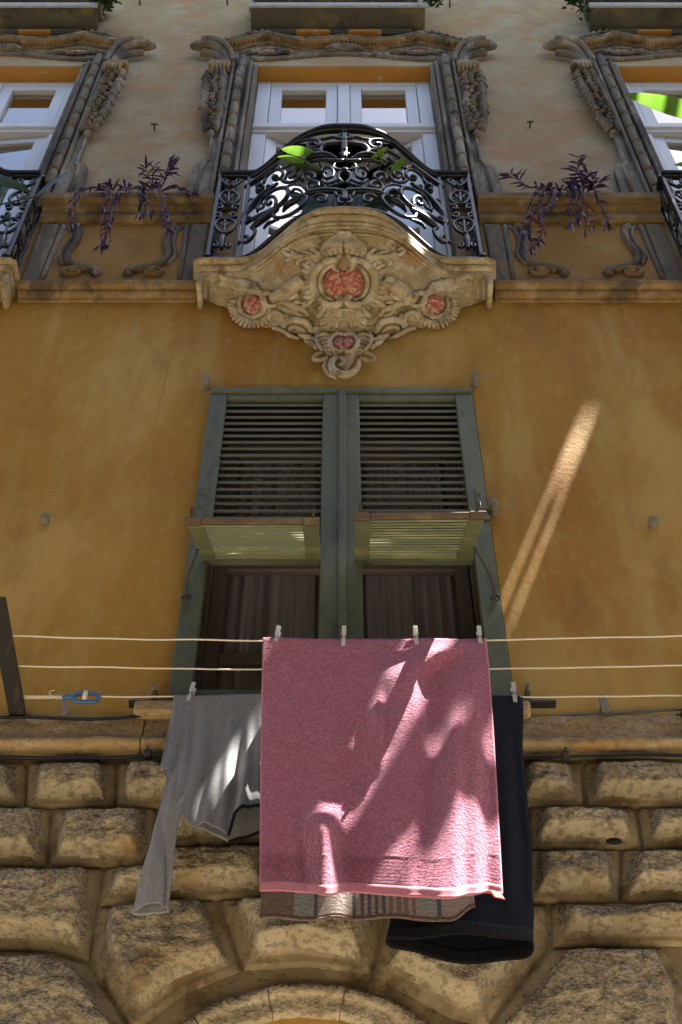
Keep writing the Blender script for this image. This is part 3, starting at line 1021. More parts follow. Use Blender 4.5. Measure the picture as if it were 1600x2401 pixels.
    # heart field
    def field(name, cx, cy, rx, ry, heart, m, lift=6, n=26):
        mb = MB()
        def fn(u, v):
            a = 2 * PI * u
            k = v
            x, y = math.cos(a), math.sin(a)
            if heart:
                dip = max(0, -y) ** 1 * max(0, 1 - abs(x) * 2.2) * .5
                tip = max(0, y) * max(0, 1 - abs(x) * 1.6) * .12
                rr = 1 - dip + tip
            else:
                rr = 1
            loc, nr = on_console(cx + rx * x * rr * k, cy + ry * y * rr * k)
            groove = .5 * max(0, 1 - abs(x * k) * 7) if heart else 0
            return loc + nr * PXM * (lift * math.sqrt(max(0, 1 - k * k * .98)) - groove * 6 + .8)
        mb.grid(fn, n, 7, True)
        mb.build(name, M[m], co)
    field('painted_heart', HX, HY - 2, 46, 42, True, 'red', 11)
    g = MB()                                 # little tongue hanging into the heart
    rel(g, [(800, 600), (788, 612), (786, 630), (797, 642), (806, 650)], [5, 6, 5, 2.5], .5)
    pieces(g, 'cartouche_tongue', M['stucco'], co)
    # shell on top
    g = MB()
    for k in range(6):
        r = 46 - k * 6.5
        rel(g, [(806 - r, 596 - k * 1.5), (806 - r * .92, 580 - k), (806 - r * .6, 568 + k * 2), (806, 562 + k * 4)], [5, 5, 5, 5], .55 + .22 * k, 6, 5)
    rel(g, [(764, 600), (758, 590), (764, 574), (775, 566), (786, 556), (798, 560), (806, 556)], [5, 5, 4, 5, 4, 5], .5)
    rel(g, [(790, 556), (796, 548), (812, 550), (818, 560)], [4, 5, 4], .5)
    pieces(g, 'crest_shell', M['stucco'], co)
    g = MB()                                 # leaf sprays either side of the shell
    rel(g, [(762, 608), (735, 604), (705, 604), (680, 600), (668, 590), (673, 584), (682, 588)], [7, 6, 5, 4, 3], .5)
    for p, q, r in (((752, 602), (738, 588), (726, 586)), ((738, 604), (722, 594), (710, 592)), ((716, 604), (700, 616), (704, 626)), ((735, 608), (722, 620), (716, 630)), ((700, 602), (688, 594), (684, 596)), ((690, 604), (676, 612), (672, 608))):
        rel(g, [p, q, r], [5, 4.5, 2], .5)
    pieces(g, 'leaf_spray', M['stucco'], co)
    g = MB()                                 # tubular arms
    rel(g, [(712, 660), (690, 676), (664, 694), (642, 704)], [13, 16, 15, 11], .25, 9)
    rel(g, [(700, 690), (680, 704), (655, 716)], [5, 5, 4], .4)
    rel(g, [(646, 696), (636, 690), (626, 690), (618, 700), (622, 714), (636, 720), (650, 716), (648, 708)], [4, 6, 6, 5, 4], .5)
    pieces(g, 'arm', M['stucco'], co)
    # side medallions
    for s in (1, -1):
        cx = 594 if s == 1 else 1613 - 594
        field('painted_medallion', cx, 716, 24, 24, False, 'red', 9, 18)
    g = MB()
    rel(g, [(594 + 31 * math.cos(math.radians(a)), 716 + 31 * math.sin(math.radians(a))) for a in range(-100, 215, 24)], [5, 6, 6, 5], .5)
    rel(g, [(594 + 42 * math.cos(math.radians(a)), 718 + 40 * math.sin(math.radians(a))) for a in range(10, 215, 24)], [5, 6, 5], .3)
    for i in range(15):
        a = math.radians(lerp(35, 195, i / 14))
        rel(g, [(594 + 40 * math.cos(a), 720 + 36 * math.sin(a)), (592 + 57 * math.cos(a + .1), 722 + 49 * math.sin(a + .1))], [6, 3.5], .4, 6, 3)
    pieces(g, 'medallion_fringe', M['stucco'], co)
    g = MB()                                 # palm frond above the medallion
    rel(g, [(618, 690), (590, 682), (560, 670), (532, 662), (516, 652)], [7, 6, 5, 4, 2], .5)
    for i in range(9):
        k = i / 8
        bx_, by_ = lerp(610, 528, k), lerp(686, 660, k)
        rel(g, [(bx_, by_), (bx_ - 8, by_ - 15 + 5 * k), (bx_ - 18, by_ - 24 + 8 * k)], [5, 6, 2], .5)
        if i > 1:
            rel(g, [(bx_, by_), (bx_ - 14, by_ + 4), (bx_ - 24, by_ + 8)], [5, 5, 2], .5)
    pieces(g, 'palm_frond', M['stucco'], co)
    g = MB()                                 # lower scrolls, leaves
    rel(g, [(632, 752), (636, 740), (650, 735), (664, 742), (667, 756), (660, 766)], [4, 6, 6, 4], .5)
    rel(g, [(672, 738), (680, 748), (694, 748), (702, 738)], [4, 6, 4], .5)
    rel(g, [(655, 712), (676, 714), (694, 722), (712, 728), (724, 742)], [6, 8, 7, 3], .4)
    for p, q, r in (((664, 716), (676, 706), (688, 708)), ((684, 722), (698, 710), (712, 712)), ((690, 726), (700, 738), (716, 742)), ((706, 724), (722, 716), (732, 722))):
        rel(g, [p, q, r], [5, 5, 2], .5)
    rel(g, [(668, 772), (674, 758), (692, 752), (714, 757), (728, 770), (732, 782)], [5, 8, 8, 6], .5)
    rel(g, [(676, 786), (680, 774), (692, 768), (710, 774), (720, 788)], [3, 5, 5, 3], .4)
    rel(g, [(728, 790), (736, 780), (744, 772), (750, 774), (744, 784)], [4, 6, 4], .5)
    rel(g, [(640, 772), (660, 778), (680, 790), (702, 796)], [4, 5, 5, 3], .5)
    pieces(g, 'lower_scrolls', M['stucco'], co)
    g = MB()
    for k in range(4):                       # small shell over the pendant
        r = 42 - 9 * k
        rel(g, [(806 - r, 762 + k * 3), (806 - r * .85, 742 + k * 4), (806 - r * .45, 732 + k * 6), (806, 729 + k * 7)], [5, 6, 6, 5], .5)
    rel(g, [(764, 764), (758, 756), (768, 750), (776, 758), (770, 768), (756, 772), (744, 780)], [5, 6, 5, 4], .5)
    pieces(g, 'pendant_shell', M['stucco'], co)
    # pendant boss at the foot: a solid block on the wall carrying a second heart
    def wall_rel(mb, pts, r, o, k=5, n=7, both=True):
        for s in ((1, -1) if both else (1,)):
            pp = catmull([Vector((p[0], p[1], 0)) for p in pts], k)
            rr = r if isinstance(r, (list, tuple)) else [r, r]
            path, rad = [], []
            for i, p in enumerate(pp):
                sx = p.x if s == 1 else 1613 - p.x
                f = i / (len(pp) - 1) * (len(rr) - 1)
                j = min(int(f), len(rr) - 2)
                path.append(src(sx, p.y, o))
                rad.append(lerp(rr[j], rr[j + 1], f - j) * PXM)
            mb.tube(path, rad, n)
    def blob(mb, pts, o0, o1):
        """solid boss: outline on the wall, domed"""
        c = Vector((sum(p[0] for p in pts) / len(pts), sum(p[1] for p in pts) / len(pts), 0))
        ring = catmull([Vector((p[0], p[1], 0)) for p in pts + pts[:1]], 4)[:-1]
        def fn(u, v):
            p = ring[int(round(u * len(ring))) % len(ring)]
            q = c.lerp(p, v)
            return src(q.x, q.y, lerp(o0, o1, math.sqrt(max(0, 1 - v * v))))
        mb.grid(fn, len(ring), 6, True)
    g = MB()
    blob(g, [(745, 782), (770, 772), (806, 768), (843, 772), (868, 782), (862, 815), (838, 838), (820, 864), (806, 874), (792, 864), (775, 838), (750, 815)], -.005, .07)
    pieces(g, 'pendant', M['stucco'], co)
    def wfield(name, cx, cy, rx, ry, o0, o1, m):
        mb = MB()
        def fn(u, v):
            a = 2 * PI * u
            x, y = math.cos(a), math.sin(a)
            dip = max(0, -y) * max(0, 1 - abs(x) * 2.6) * .3
            gr = .012 * max(0, 1 - abs(x * v) * 8)
            return src(cx + rx * x * (1 - dip) * v, cy + ry * y * (1 - dip) * v, lerp(o0, o1, math.sqrt(max(0, 1 - v * v * .97))) - gr)
        mb.grid(fn, 24, 6, True)
        mb.build(name, M[m], co)
    wfield('pendant_heart', 806, 803, 26, 18, .07, .105, 'red')
    g = MB()
    wall_rel(g, [(806, 786), (792, 782), (778, 790), (774, 804), (782, 818), (796, 824), (806, 820)], [4, 5, 6, 5, 4], .085)
    pieces(g, 'pendant_ring', M['stucco'], co)
    g = MB()
    for i in range(6):                       # fluted wings
        y = 784 + i * 9
        wall_rel(g, [(774 + i, y + 3), (760 + i * 2, y), (744 + i * 5, y + 4)], [4, 5, 2.5], .07 - .005 * i)
    wall_rel(g, [(775, 772), (756, 776), (744, 788), (746, 806), (758, 822)], [5, 6, 6, 4], .05)
    wall_rel(g, [(758, 826), (744, 832), (736, 842), (752, 844), (772, 838)], [4, 6, 5, 4], .04)
    pieces(g, 'pendant_wing', M['stucco'], co)
    g = MB()
    wall_rel(g, [(842, 846), (838, 864), (818, 878), (794, 876), (778, 862), (780, 846), (794, 838), (806, 846), (802, 856), (794, 854)], [4, 7, 9, 9, 8, 7, 6, 5, 3], .06, both=False)
    wall_rel(g, [(766, 846), (762, 862), (772, 878), (790, 888)], [4, 6, 6, 3], .03, both=False)
    pieces(g, 'pendant_scroll', M['stucco'], co)
    g = MB()                                 # blobs joining console and pendant
    wall_rel(g, [(700, 786), (722, 792), (742, 800)], [5, 9, 6], .02)
    wall_rel(g, [(716, 800), (730, 806), (744, 818)], [4, 7, 4], .02)
    pieces(g, 'pendant_leaf', M['stucco'], co)

    # --- wrought-iron railing
    def at_rail(x, z, off=.0):
        return Vector((CX + x, -plan(x, off), z))
    xs = [lerp(-HW + .035, HW - .035, i / 90) for i in range(91)]
    top = MB()
    top.sweep([(-.026, -.014), (.028, -.014), (.034, .004), (.02, .02), (-.02, .02), (-.026, -.014)], [(at_rail(x, ZR), Vector(((plan(x + .002) - plan(x - .002)) / .004, -1, 0)).normalized()) for x in xs], True)
    top.tube([at_rail(x, ZR + .002) for x in xs], .024, 8)
    for s in (-1, 1):
        top.box((CX + s * (HW - .035) - .022, -plan(HW, .0), ZR - .012), (CX + s * (HW - .035) + .022, -.0, ZR + .016), .004)
    top.build('handrail', M['iron'], t)
    low = MB()
    low.tube([at_rail(x, ZS + .05) for x in xs], .014, 6)
    for s in (-1, 1):
        low.tube([(CX + s * (HW - .035), -plan(HW, .0), ZS + .05), (CX + s * (HW - .035), 0, ZS + .05)], .012, 6)
        low.tube([(CX + s * (HW - .035) - .0, -plan(HW, .0) - .03, ZS + .05), (CX + s * (HW - .035), -plan(HW, .0) + .02, ZS + .05)], .022, 8)
    low.build('bottom_rail', M['iron'], t)
    for s in (-1, 1):
        for d in (HW - .035, .585):
            x = s * d
            q = at_rail(x, 0)
            mb = MB().box((q.x - .011, q.y - .011, ZS + .002), (q.x + .011, q.y + .011, ZR - .012), .002)
            mb.build('post', M['iron'], t)
        q = (CX + s * (HW - .035), -.02)
        MB().box((q[0] - .011, q[1] - .011, ZS + .002), (q[0] + .011, q[1] + .011, ZR - .012), .002).build('post', M['iron'], t)
    def trace(mb, pts, r, k=5, n=6, lift=0.0, flat=None):
        for s in (1, -1):
            P = []
            for p in catmull([Vector((a, b, 0)) for a, b in pts], k):
                q = on_rail(p.x, p.y)
                if q is None:
                    continue
                P.append(Vector((CX + s * (q.x - CX), q.y - lift, q.z)))
            if len(P) > 1:
                if isinstance(r, (list, tuple)):
                    m = len(P) - 1
                    R = []
                    for i in range(m + 1):
                        f = i / m * (len(r) - 1)
                        j = min(int(f), len(r) - 2)
                        R.append(lerp(r[j], r[j + 1], f - j))
                else:
                    R = r
                R = [q * 1.5 for q in R] if isinstance(R, list) else R * 1.5
                mb.tube(P, R, n)
    def knob(mb, u, v, r):
        for s in (1, -1):
            q = on_rail(u, v)
            mb.ball((CX + s * (q.x - CX), q.y - .006, q.z), (r, r, r * 1.15), 9, 6)
    # corner panels
    g = MB()
    trace(g, [(268, 690), (200, 700), (158, 750), (200, 808), (262, 826), (330, 808), (376, 755), (330, 702), (268, 690)], .0075)
    trace(g, [(222, 985), (150, 1000), (112, 1045), (150, 1110), (205, 1145)], .0075)
    trace(g, [(222, 985), (295, 1000), (335, 1040), (300, 1105), (235, 1145)], .0075)
    trace(g, [(262, 690), (262, 750), (255, 810)], .006)
    trace(g, [(222, 990), (220, 1060), (210, 1140)], .006)
    trace(g, [(205, 720), (262, 770), (318, 722)], .005)
    trace(g, [(165, 1030), (220, 1065), (280, 1030)], .005)
    pieces(g, 'heart_scroll', M['iron'], t)
    g = MB()
    for cx_, cy_, a0, a1 in ((168, 862, -150, 190), (325, 866, -30, -370), (150, 938, 150, -190), (303, 935, 30, 370)):
        trace(g, spiral(cx_, cy_, 42, 8, a0, a1, 16, .8), .0065, 2)
    trace(g, [(130, 842), (190, 826), (255, 828), (320, 828), (366, 848)], .007)
    trace(g, [(112, 955), (170, 976), (235, 980), (290, 976), (348, 960)], .007)
    pieces(g, 's_scroll', M['iron'], t)
    g = MB()
    for cx_, cy_, a0, a1 in ((115, 1268, -60, 260), (258, 1272, -120, -440), (212, 575, 60, -250), (372, 578, 120, 440)):
        trace(g, spiral(cx_, cy_, 38, 8, a0, a1, 16, .8), .0065, 2)
    trace(g, [(180, 560), (230, 610), (290, 640), (350, 610), (410, 565)], .007)
    trace(g, [(210, 1150), (190, 1200), (185, 1260), (180, 1310)], [.012, .016, .008], 4)
    knob(g, 290, 640, .017); knob(g, 210, 1160, .02); knob(g, 190, 1215, .016)
    pieces(g, 'end_scroll', M['iron'], t)
    # side returns towards the wall
    g = MB()
    for s in (-1, 1):
        x = CX + s * (HW - .035)
        for zc in (9.15, 9.42, 9.69):
            g.tube([(x, -.095 + .062 * math.cos(a), zc + .10 * math.sin(a)) for a in [2 * PI * i / 20 for i in range(21)]], .0075, 6)
            g.tube([(x, -.095 - .05, zc + .13), (x, -.095, zc + .10), (x, -.095 + .05, zc + .13)], .0065, 5)
        g.tube([(x, -.09, ZS + .05), (x, -.09, ZR)], .006, 5)
    pieces(g, 'side_scroll', M['iron'], t)
    # the broad front: leafy stems, C- and S-scrolls
    g = MB()
    trace(g, [(412, 1000), (440, 930), (520, 840), (610, 745), (700, 665), (790, 600)], [.007, .013, .016, .015, .012, .007])
    trace(g, [(440, 640), (540, 585), (660, 495), (800, 380)], [.008, .013, .013, .009])
    trace(g, [(500, 1090), (560, 1040), (650, 970), (740, 910), (800, 870)], [.007, .014, .017, .014, .007])
    trace(g, [(850, 905), (890, 840), (950, 800), (1030, 760)], [.006, .014, .015, .008])
    trace(g, [(1060, 740), (1150, 695), (1280, 678), (1400, 680), (1504, 690)], [.008, .012, .013, .012, .010])
    trace(g, [(1060, 380), (1140, 320), (1250, 292), (1360, 300), (1450, 345)], [.006, .013, .016, .012, .005])
    pieces(g, 'leaf_stem', M['iron'], t)
    g = MB()
    trace(g, [(572, 905), (590, 830), (660, 735), (760, 670), (850, 648), (900, 670), (895, 740), (830, 820), (720, 890), (600, 945), (480, 1010), (430, 1040), (400, 1015), (412, 985)], [.006, .008, .009, .010, .011, .009, .007])
    trace(g, [(765, 840), (772, 780), (745, 745), (700, 750), (665, 790), (672, 825), (705, 826), (722, 800)], .0075)
    trace(g, [(520, 1085), (548, 1110), (530, 1165), (490, 1215), (440, 1240), (405, 1228), (412, 1190), (450, 1172), (478, 1190), (465, 1220)], .0075)
    trace(g, [(742, 930), (758, 965), (830, 968), (930, 935), (1030, 870), (1090, 800), (1108, 750), (1080, 735)], .008)
    trace(g, [(640, 595), (670, 530), (730, 475), (800, 450), (845, 475), (838, 525), (790, 560)], .0075)
    trace(g, [(815, 545), (870, 585), (950, 585), (1020, 550), (1045, 515)], .008)
    trace(g, [(875, 550), (890, 500), (950, 468), (985, 485), (968, 525), (925, 540), (915, 515)], .007)
    trace(g, [(1055, 570), (1070, 510), (1130, 480), (1190, 505), (1180, 548), (1135, 560), (1120, 530)], .007)
    trace(g, [(1105, 680), (1108, 620), (1160, 580), (1225, 590), (1230, 630), (1180, 650), (1150, 630)], .0075)
    trace(g, [(1110, 670), (1170, 690), (1280, 660), (1400, 625), (1504, 590)], .007)
    trace(g, [(790, 395), (825, 445), (930, 400), (1045, 325)], .007)
    trace(g, [(1020, 155), (1100, 130), (1200, 128), (1248, 155), (1225, 200), (1160, 218), (1115, 205), (1130, 170), (1175, 168)], .0075)
    trace(g, [(1230, 132), (1320, 115), (1400, 100), (1430, 110), (1500, 122)], .007)
    trace(g, [(1335, 290), (1275, 268), (1255, 230), (1300, 185), (1400, 168), (1490, 160)], .008)
    trace(g, [(1070, 405), (1160, 365), (1290, 345), (1400, 350)], .007)
    trace(g, [(1405, 392), (1392, 425), (1430, 450), (1504, 456)], .007)
    trace(g, [(1504, 470), (1455, 495), (1448, 540), (1480, 580), (1504, 600)], .0075)
    trace(g, [(1410, 690), (1430, 735), (1504, 752)], .0075)
    trace(g, [(1438, 780), (1465, 755), (1504, 752)], .007)
    trace(g, [(1438, 780), (1455, 812), (1504, 815)], .007)
    trace(g, [(880, 640), (960, 612), (1050, 622), (1100, 660)], .006)
    trace(g, [(1250, 480), (1290, 432), (1360, 430), (1395, 475), (1375, 530), (1315, 545), (1285, 505), (1320, 480)], .0065)
    trace(g, [(1265, 560), (1330, 600), (1420, 570), (1448, 530)], .006)
    trace(g, [(930, 700), (985, 660), (1050, 690), (1040, 735), (990, 740)], .006)
    trace(g, [(1180, 750), (1230, 720), (1300, 730), (1310, 780), (1250, 800), (1220, 770)], .006)
    trace(g, [(1060, 270), (1130, 240), (1220, 235), (1265, 260)], .006)
    trace(g, [(905, 330), (960, 290), (1040, 250), (1100, 225)], [.006, .010, .006])
    trace(g, [(560, 870), (600, 880), (640, 850), (625, 815)], .006)
    trace(g, [(470, 800), (500, 770), (540, 790), (520, 830), (480, 860)], .006)
    trace(g, [(640, 1090), (680, 1040), (740, 1010), (800, 990)], [.006, .009, .005])
    trace(g, [(1445, 90), (1470, 70), (1504, 66)], .006)
    trace(g, [(1445, 90), (1470, 108), (1504, 112)], .006)
    pieces(g, 'scrollwork', M['iron'], t)
    g = MB()
    trace(g, [(1503, 45), (1503, 160), (1503, 350)], [.008, .012, .008], 4)
    trace(g, [(1340, 355), (1420, 357), (1504, 358)], .009, 4)
    trace(g, [(1460, 285), (1504, 290)], .008, 3)
    knob(g, 1503, 140, .014); knob(g, 1503, 250, .014); knob(g, 1503, 465, .015); knob(g, 1503, 45, .014)
    trace(g, [(1503, 690), (1503, 800)], .009, 3)
    pieces(g, 'centre_spindle', M['iron'], t)
    g = MB()
    for u_, v_, r_ in ((600, 650, .030), (585, 690, .022), (765, 550, .024), (1010, 455, .018), (830, 555, .014), (1150, 580, .012), (540, 800, .016), (480, 990, .018), (690, 650, .018), (380, 1255, .016)):
        knob(g, u_, v_, r_)
    pieces(g, 'rosette', M['iron'], t)
    return t

bal = balcony()
bal['label'] = 'middle balcony with bowed black scrollwork railing and red heart cartouche below'
for c, lb in ((BAYS[0], 'scrollwork balcony cut off at the photo\'s left edge'), (BAYS[2], 'scrollwork balcony cut off at the photo\'s right edge, under a big leaf')):
    b = copy_tree(bal)
    b.location.x = c
    b['label'] = lb

# ------------------------------------------------------------------ balcony slabs of the floor above
for i, (c, lb) in enumerate(zip(BAYS, ('dark sooty balcony slab above the window at the photo\'s left edge', 'dark sooty balcony slab above the middle window', 'dark sooty balcony slab above the window at the photo\'s right edge'))):
    t = thing('upper_balcony_slab', lb, 'balcony slab', 'sooty slabs of the floor above', (c, 0, 13.33))
    c -= .045
    MB().box((c - .70, -.20, 13.33), (c + .70, 0, 13.46), .01).build('slab', M['sooty'], t)
    MB().box((c - .725, -.222, 13.338), (c + .725, -.198, 13.42), .006).build('edge_strip', M['slabedge'], t)
    MB().box((c - .60, -.05, 13.24), (c + .60, 0, 13.33), .02).build('bracket', M['sooty'], t)
    MB().box((c - .34, -.058, 13.235), (c - .06, 0, 13.262), .01).build('corbel', M['soffit'], t)
    MB().box((c + .08, -.058, 13.235), (c + .35, 0, 13.262), .01).build('corbel', M['soffit'], t)

# ================================================================== shuttered window
def lower_window():
    t = thing('lower_window', 'dim window with old brown frame behind the green shutters', 'window', loc=(0, .26, SZ0))
    y = .26
    f = MB()
    f.box((SX0, y, SZ0), (SX0 + .07, y + .06, SZ1), .006)
    f.box((SX1 - .07, y, SZ0), (SX1, y + .06, SZ1), .006)
    f.box((SX0 + .07, y, SZ1 - .07), (SX1 - .07, y + .06, SZ1), .006)
    f.build('frame', M['oldframe'], t)
    for s in (-1, 1):
        a, b = sorted((s * .02, s * .575))
        sash = MB()
        for q in ((a, a + .06), (b - .06, b)):
            sash.box((q[0], y + .01, SZ0 + .02), (q[1], y + .05, SZ1 - .075), .005)
        for z in (SZ0 + .02, 6.10, 6.72, SZ1 - .14):
            sash.box((a + .06, y + .012, z), (b - .06, y + .048, z + .06), .005)
        so_ = sash.build('sash', M['oldframe'], t)
        for z, zb in ((SZ0 + .08, 6.10), (6.16, 6.72), (6.78, SZ1 - .14)):
            MB().add([(a + .058, y + .03, z - .002), (b - .058, y + .03, z - .002), (b - .058, y + .03, zb + .002), (a + .058, y + .03, zb + .002)], [(0, 1, 2, 3)], False).build('pane', M['dimglass'], so_)
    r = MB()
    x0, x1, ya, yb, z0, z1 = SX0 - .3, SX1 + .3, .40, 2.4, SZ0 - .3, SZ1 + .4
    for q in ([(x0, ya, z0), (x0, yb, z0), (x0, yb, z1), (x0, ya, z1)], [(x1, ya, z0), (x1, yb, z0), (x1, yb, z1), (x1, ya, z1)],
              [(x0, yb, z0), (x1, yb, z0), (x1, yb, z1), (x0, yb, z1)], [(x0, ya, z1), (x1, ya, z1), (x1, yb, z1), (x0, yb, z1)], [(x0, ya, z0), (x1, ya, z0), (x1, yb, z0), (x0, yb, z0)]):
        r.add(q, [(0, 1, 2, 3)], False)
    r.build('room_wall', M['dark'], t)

lower_window()
for s, lb in ((-1, 'sheer gathered curtain behind the shutter with the short-stay flap'), (1, 'sheer curtain swept aside behind the shutter with the tilted flap')):
    mb = MB()
    def fn(u, v):
        x = lerp(.03, .60, u)
        z = lerp(SZ1 - .05, SZ0 + .03, v)
        gather = .10 * math.sin(PI * v) * (1 - u) if s == 1 else .03 * v
        y = .335 + .014 * math.sin(u * 60 + 1.2 * math.sin(v * 3)) + .012 * math.sin(u * 23 + v * 2)
        return Vector((s * (x + gather * (u - .2)), y, z))
    mb.grid(fn, 150, 14)
    o = mb.build('curtain', M['curtain'])
    tag(o, 'sheer mauve curtain hanging behind the ' + ('shutter whose flap stands above the grey shirt' if s < 0 else 'shutter nearest the sunlit streak'), 'curtain', 'sheer curtains of the shuttered window')

FL = {}
def shutter(s):
    t = thing('shutter', 'faded green louvred shutter leaf above the grey shirt, flap propped open' if s < 0 else 'faded green louvred shutter leaf beside the sunlit wall streak, flap propped open',
              'shutter', 'pair of green louvred shutters', (0, -.02, SZ0))
    xi, xo = s * .004, s * .648
    X = lambda a: s * a
    y0, y1 = -.035, .008
    wi, wo_ = .085, .085                     # stile widths
    ia, ib = .004 + wi, .648 - wo_
    MB().box((X(.004), y0, SZ0 + .005), (X(.004 + wi), y1, SZ1 - .004), .004).build('stile', M['green'], t)
    MB().box((X(.648 - wo_), y0, SZ0 + .005), (X(.648), y1, SZ1 - .004), .004).build('stile', M['green'], t)
    if s > 0:
        MB().box((-.012, y0 - .012, SZ0 + .01), (.022, y0 - .0005, SZ1 - .01), .004).build('cover_strip', M['green'], t)
    MB().box((X(ia), y0 + .002, SZ1 - .085), (X(ib), y1 - .002, SZ1 - .006), .004).build('rail', M['green'], t)
    MB().box((X(.02), y0 - .012, SZ1 - .035), (X(.648), y0 + .01, SZ1 - .0), .004).build('drip_rail', M['green'], t)
    ZH = 6.42
    MB().box((X(ia), y0 + .002, ZH - .01), (X(ib), y1 - .002, ZH + .05), .004).build('rail', M['green'], t)
    MB().box((X(ia), y0 + .002, SZ0 + .006), (X(ib), y1 - .002, SZ0 + .06), .004).build('rail', M['green'], t)
    # slats
    n = 22
    me0 = None
    for k in range(n):
        z = lerp(ZH + .085, SZ1 - .115, k / (n - 1))
        if me0 is None:
            mb = MB()
            ca, sa = math.cos(math.radians(60)), math.sin(math.radians(60))
            L, th = .034, .0055
            pr = []
            for a, b in ((-L / 2, -th), (L / 2, -th), (L / 2, th), (-L / 2, th)):
                pr.append((a * ca - b * sa, a * sa + b * ca))
            xa, xb = sorted((X(ia - .006), X(ib + .006)))
            v = [(x, p[0], p[1]) for x in (xa, xb) for p in pr]
            mb.add(v, [(0, 1, 5, 4), (1, 2, 6, 5), (2, 3, 7, 6), (3, 0, 4, 7), (0, 3, 2, 1), (4, 5, 6, 7)], False)
            o = mb.build('slat', M['slat'], t)
            me0 = o.data
        else:
            o = bpy.data.objects.new('slat', me0)
            col.objects.link(o)
            o.parent = t
        o.location = Vector((0, -.012, z)) - t.location
        o.rotation_euler = (math.radians(rnd.uniform(-3, 3)), 0, 0)
    # flap, hinged at its top and propped far out
    L = .645
    dro, out = (.41, .50) if s < 0 else (.39, .51)
    d = Vector((0, -out, -dro)).normalized()          # down the flap
    nn = Vector((0, -d.z, d.y)).normalized()          # through its thickness
    h = Vector((0, y0 - .004, ZH - .012))
    def fb(name, m, xa, xb, la, lb_, ta, tb, parent, bev=.003, skew=0.0):
        mb = MB().box((min(xa, xb), la, ta), (max(xa, xb), lb_, tb), bev)
        mb.v = [tuple(h + Vector((p[0], 0, 0)) + d * p[1] * (1 + skew * (p[0] - .3)) + nn * p[2]) for p in mb.v]
        return mb.build(name, m, parent)
    sk = 0.0 if s < 0 else .06
    xa, xb = (-.585, -.085) if s < 0 else (.055, .545)
    fr = fb('flap', M['flapgreen'], xa, xa + .06, 0, L - .032, -.012, .012, t, skew=sk)
    fb('flap_stile', M['flapgreen'], xb - .06, xb, 0, L - .032, -.012, .012, fr, skew=sk)
    fb('flap_edge', M['brownwood'], xa - .008, xa + .055, L - .032, L, -.015, .015, fr, skew=sk)
    fb('flap_edge', M['brownwood'], xa + .057, xb - .060, L - .032, L - .002, -.012, .012, fr, skew=sk)
    fb('flap_edge', M['brownwood'], xb - .058, xb + .004, L - .032, L, -.015, .015, fr, skew=sk)
    fb('flap_rail', M['flapgreen'], xa + .06, xb - .06, 0, .05, -.014, .014, fr, skew=sk)
    m0 = 13
    for k in range(m0):
        l0 = .055 + k * (L - .115) / m0
        mb = MB().box((xa + .055, l0, -.004), (xb - .055, l0 + .034, .004), .0015)
        ang = math.radians(16)
        out_v = []
        for p in mb.v:
            q = p[1] - (l0 + .017)
            out_v.append(tuple(h + Vector((p[0], 0, 0)) + d * ((l0 + .017) + q * math.cos(ang) - p[2] * math.sin(ang)) * (1 + sk * (p[0] - .3)) + nn * (q * math.sin(ang) + p[2] * math.cos(ang))))
        mb.v = out_v
        mb.build('flap_slat', M['flapgreen'], fr)
    for xx in (xa + .02, xb - .02):
        MB().tube([h + Vector((xx, 0, 0)) + d * (L - .012) + nn * -.02, h + Vector((xx, 0, 0)) + d * (L - .012) + nn * -.055], .006, 6).build('flap_pin', M['rust'], fr)
    # iron stay
    sxp = X(.625)
    p0 = Vector((sxp, y0 - .012, 6.13))
    p1 = h + Vector((xa + .005 if s < 0 else xb - .005, 0, 0)) + d * .22 + nn * .012
    mb = MB().tube(catmull([p0, p0.lerp(p1, .4) + Vector((s * .012, -.01, .0)), p1], 5), .005, 6)
    mb.tube([p0 + Vector((.018 * math.cos(a), -.004, .018 * math.sin(a))) for a in [2 * PI * i / 12 for i in range(13)]], .005, 5)
    mb.build('stay', M['rust'], t)
    # strap hinge on the outer stile
    mb = MB()
    mb.box((X(.60), y0 - .006, 6.70), (X(.632), y0 - .0005, 6.92), .002)
    mb.box((X(.60), y0 - .008, 6.68), (X(.650), y0 - .001, 6.715), .002)
    mb.ball((X(.615), y0 - .008, 6.87), .009, 8, 5)
    mb.ball((X(.615), y0 - .008, 6.78), .009, 8, 5)
    mb.build('strap_hinge', M['green'], t)
    return t

shutter(-1)
shutter(1)

# hinge pintles and bolts set in the wall
def pintle(x, z, r, label, arm=0):
    t = thing('hinge_bolt', label, 'bolt', 'mortared bolts in the ochre wall', (x, 0, z))
    MB().tube([(x, .01, z), (x, -.03, z), (x, -.05, z - .003)], [r * 1.25, r, r * .9], 10).build('shaft', M['bolt'], t)
    MB().tube([(x, -.045, z - .03 * r / .018), (x, -.05, z), (x, -.045, z + (.045 if r > .015 else .012))], [r * .75, r, r * .8], 8).build('pin', M['bolt'], t)
    if arm:
        MB().box((x, -.045, z - .012), (x + arm, -.035, z + .012), .003).build('arm', M['green'], t)

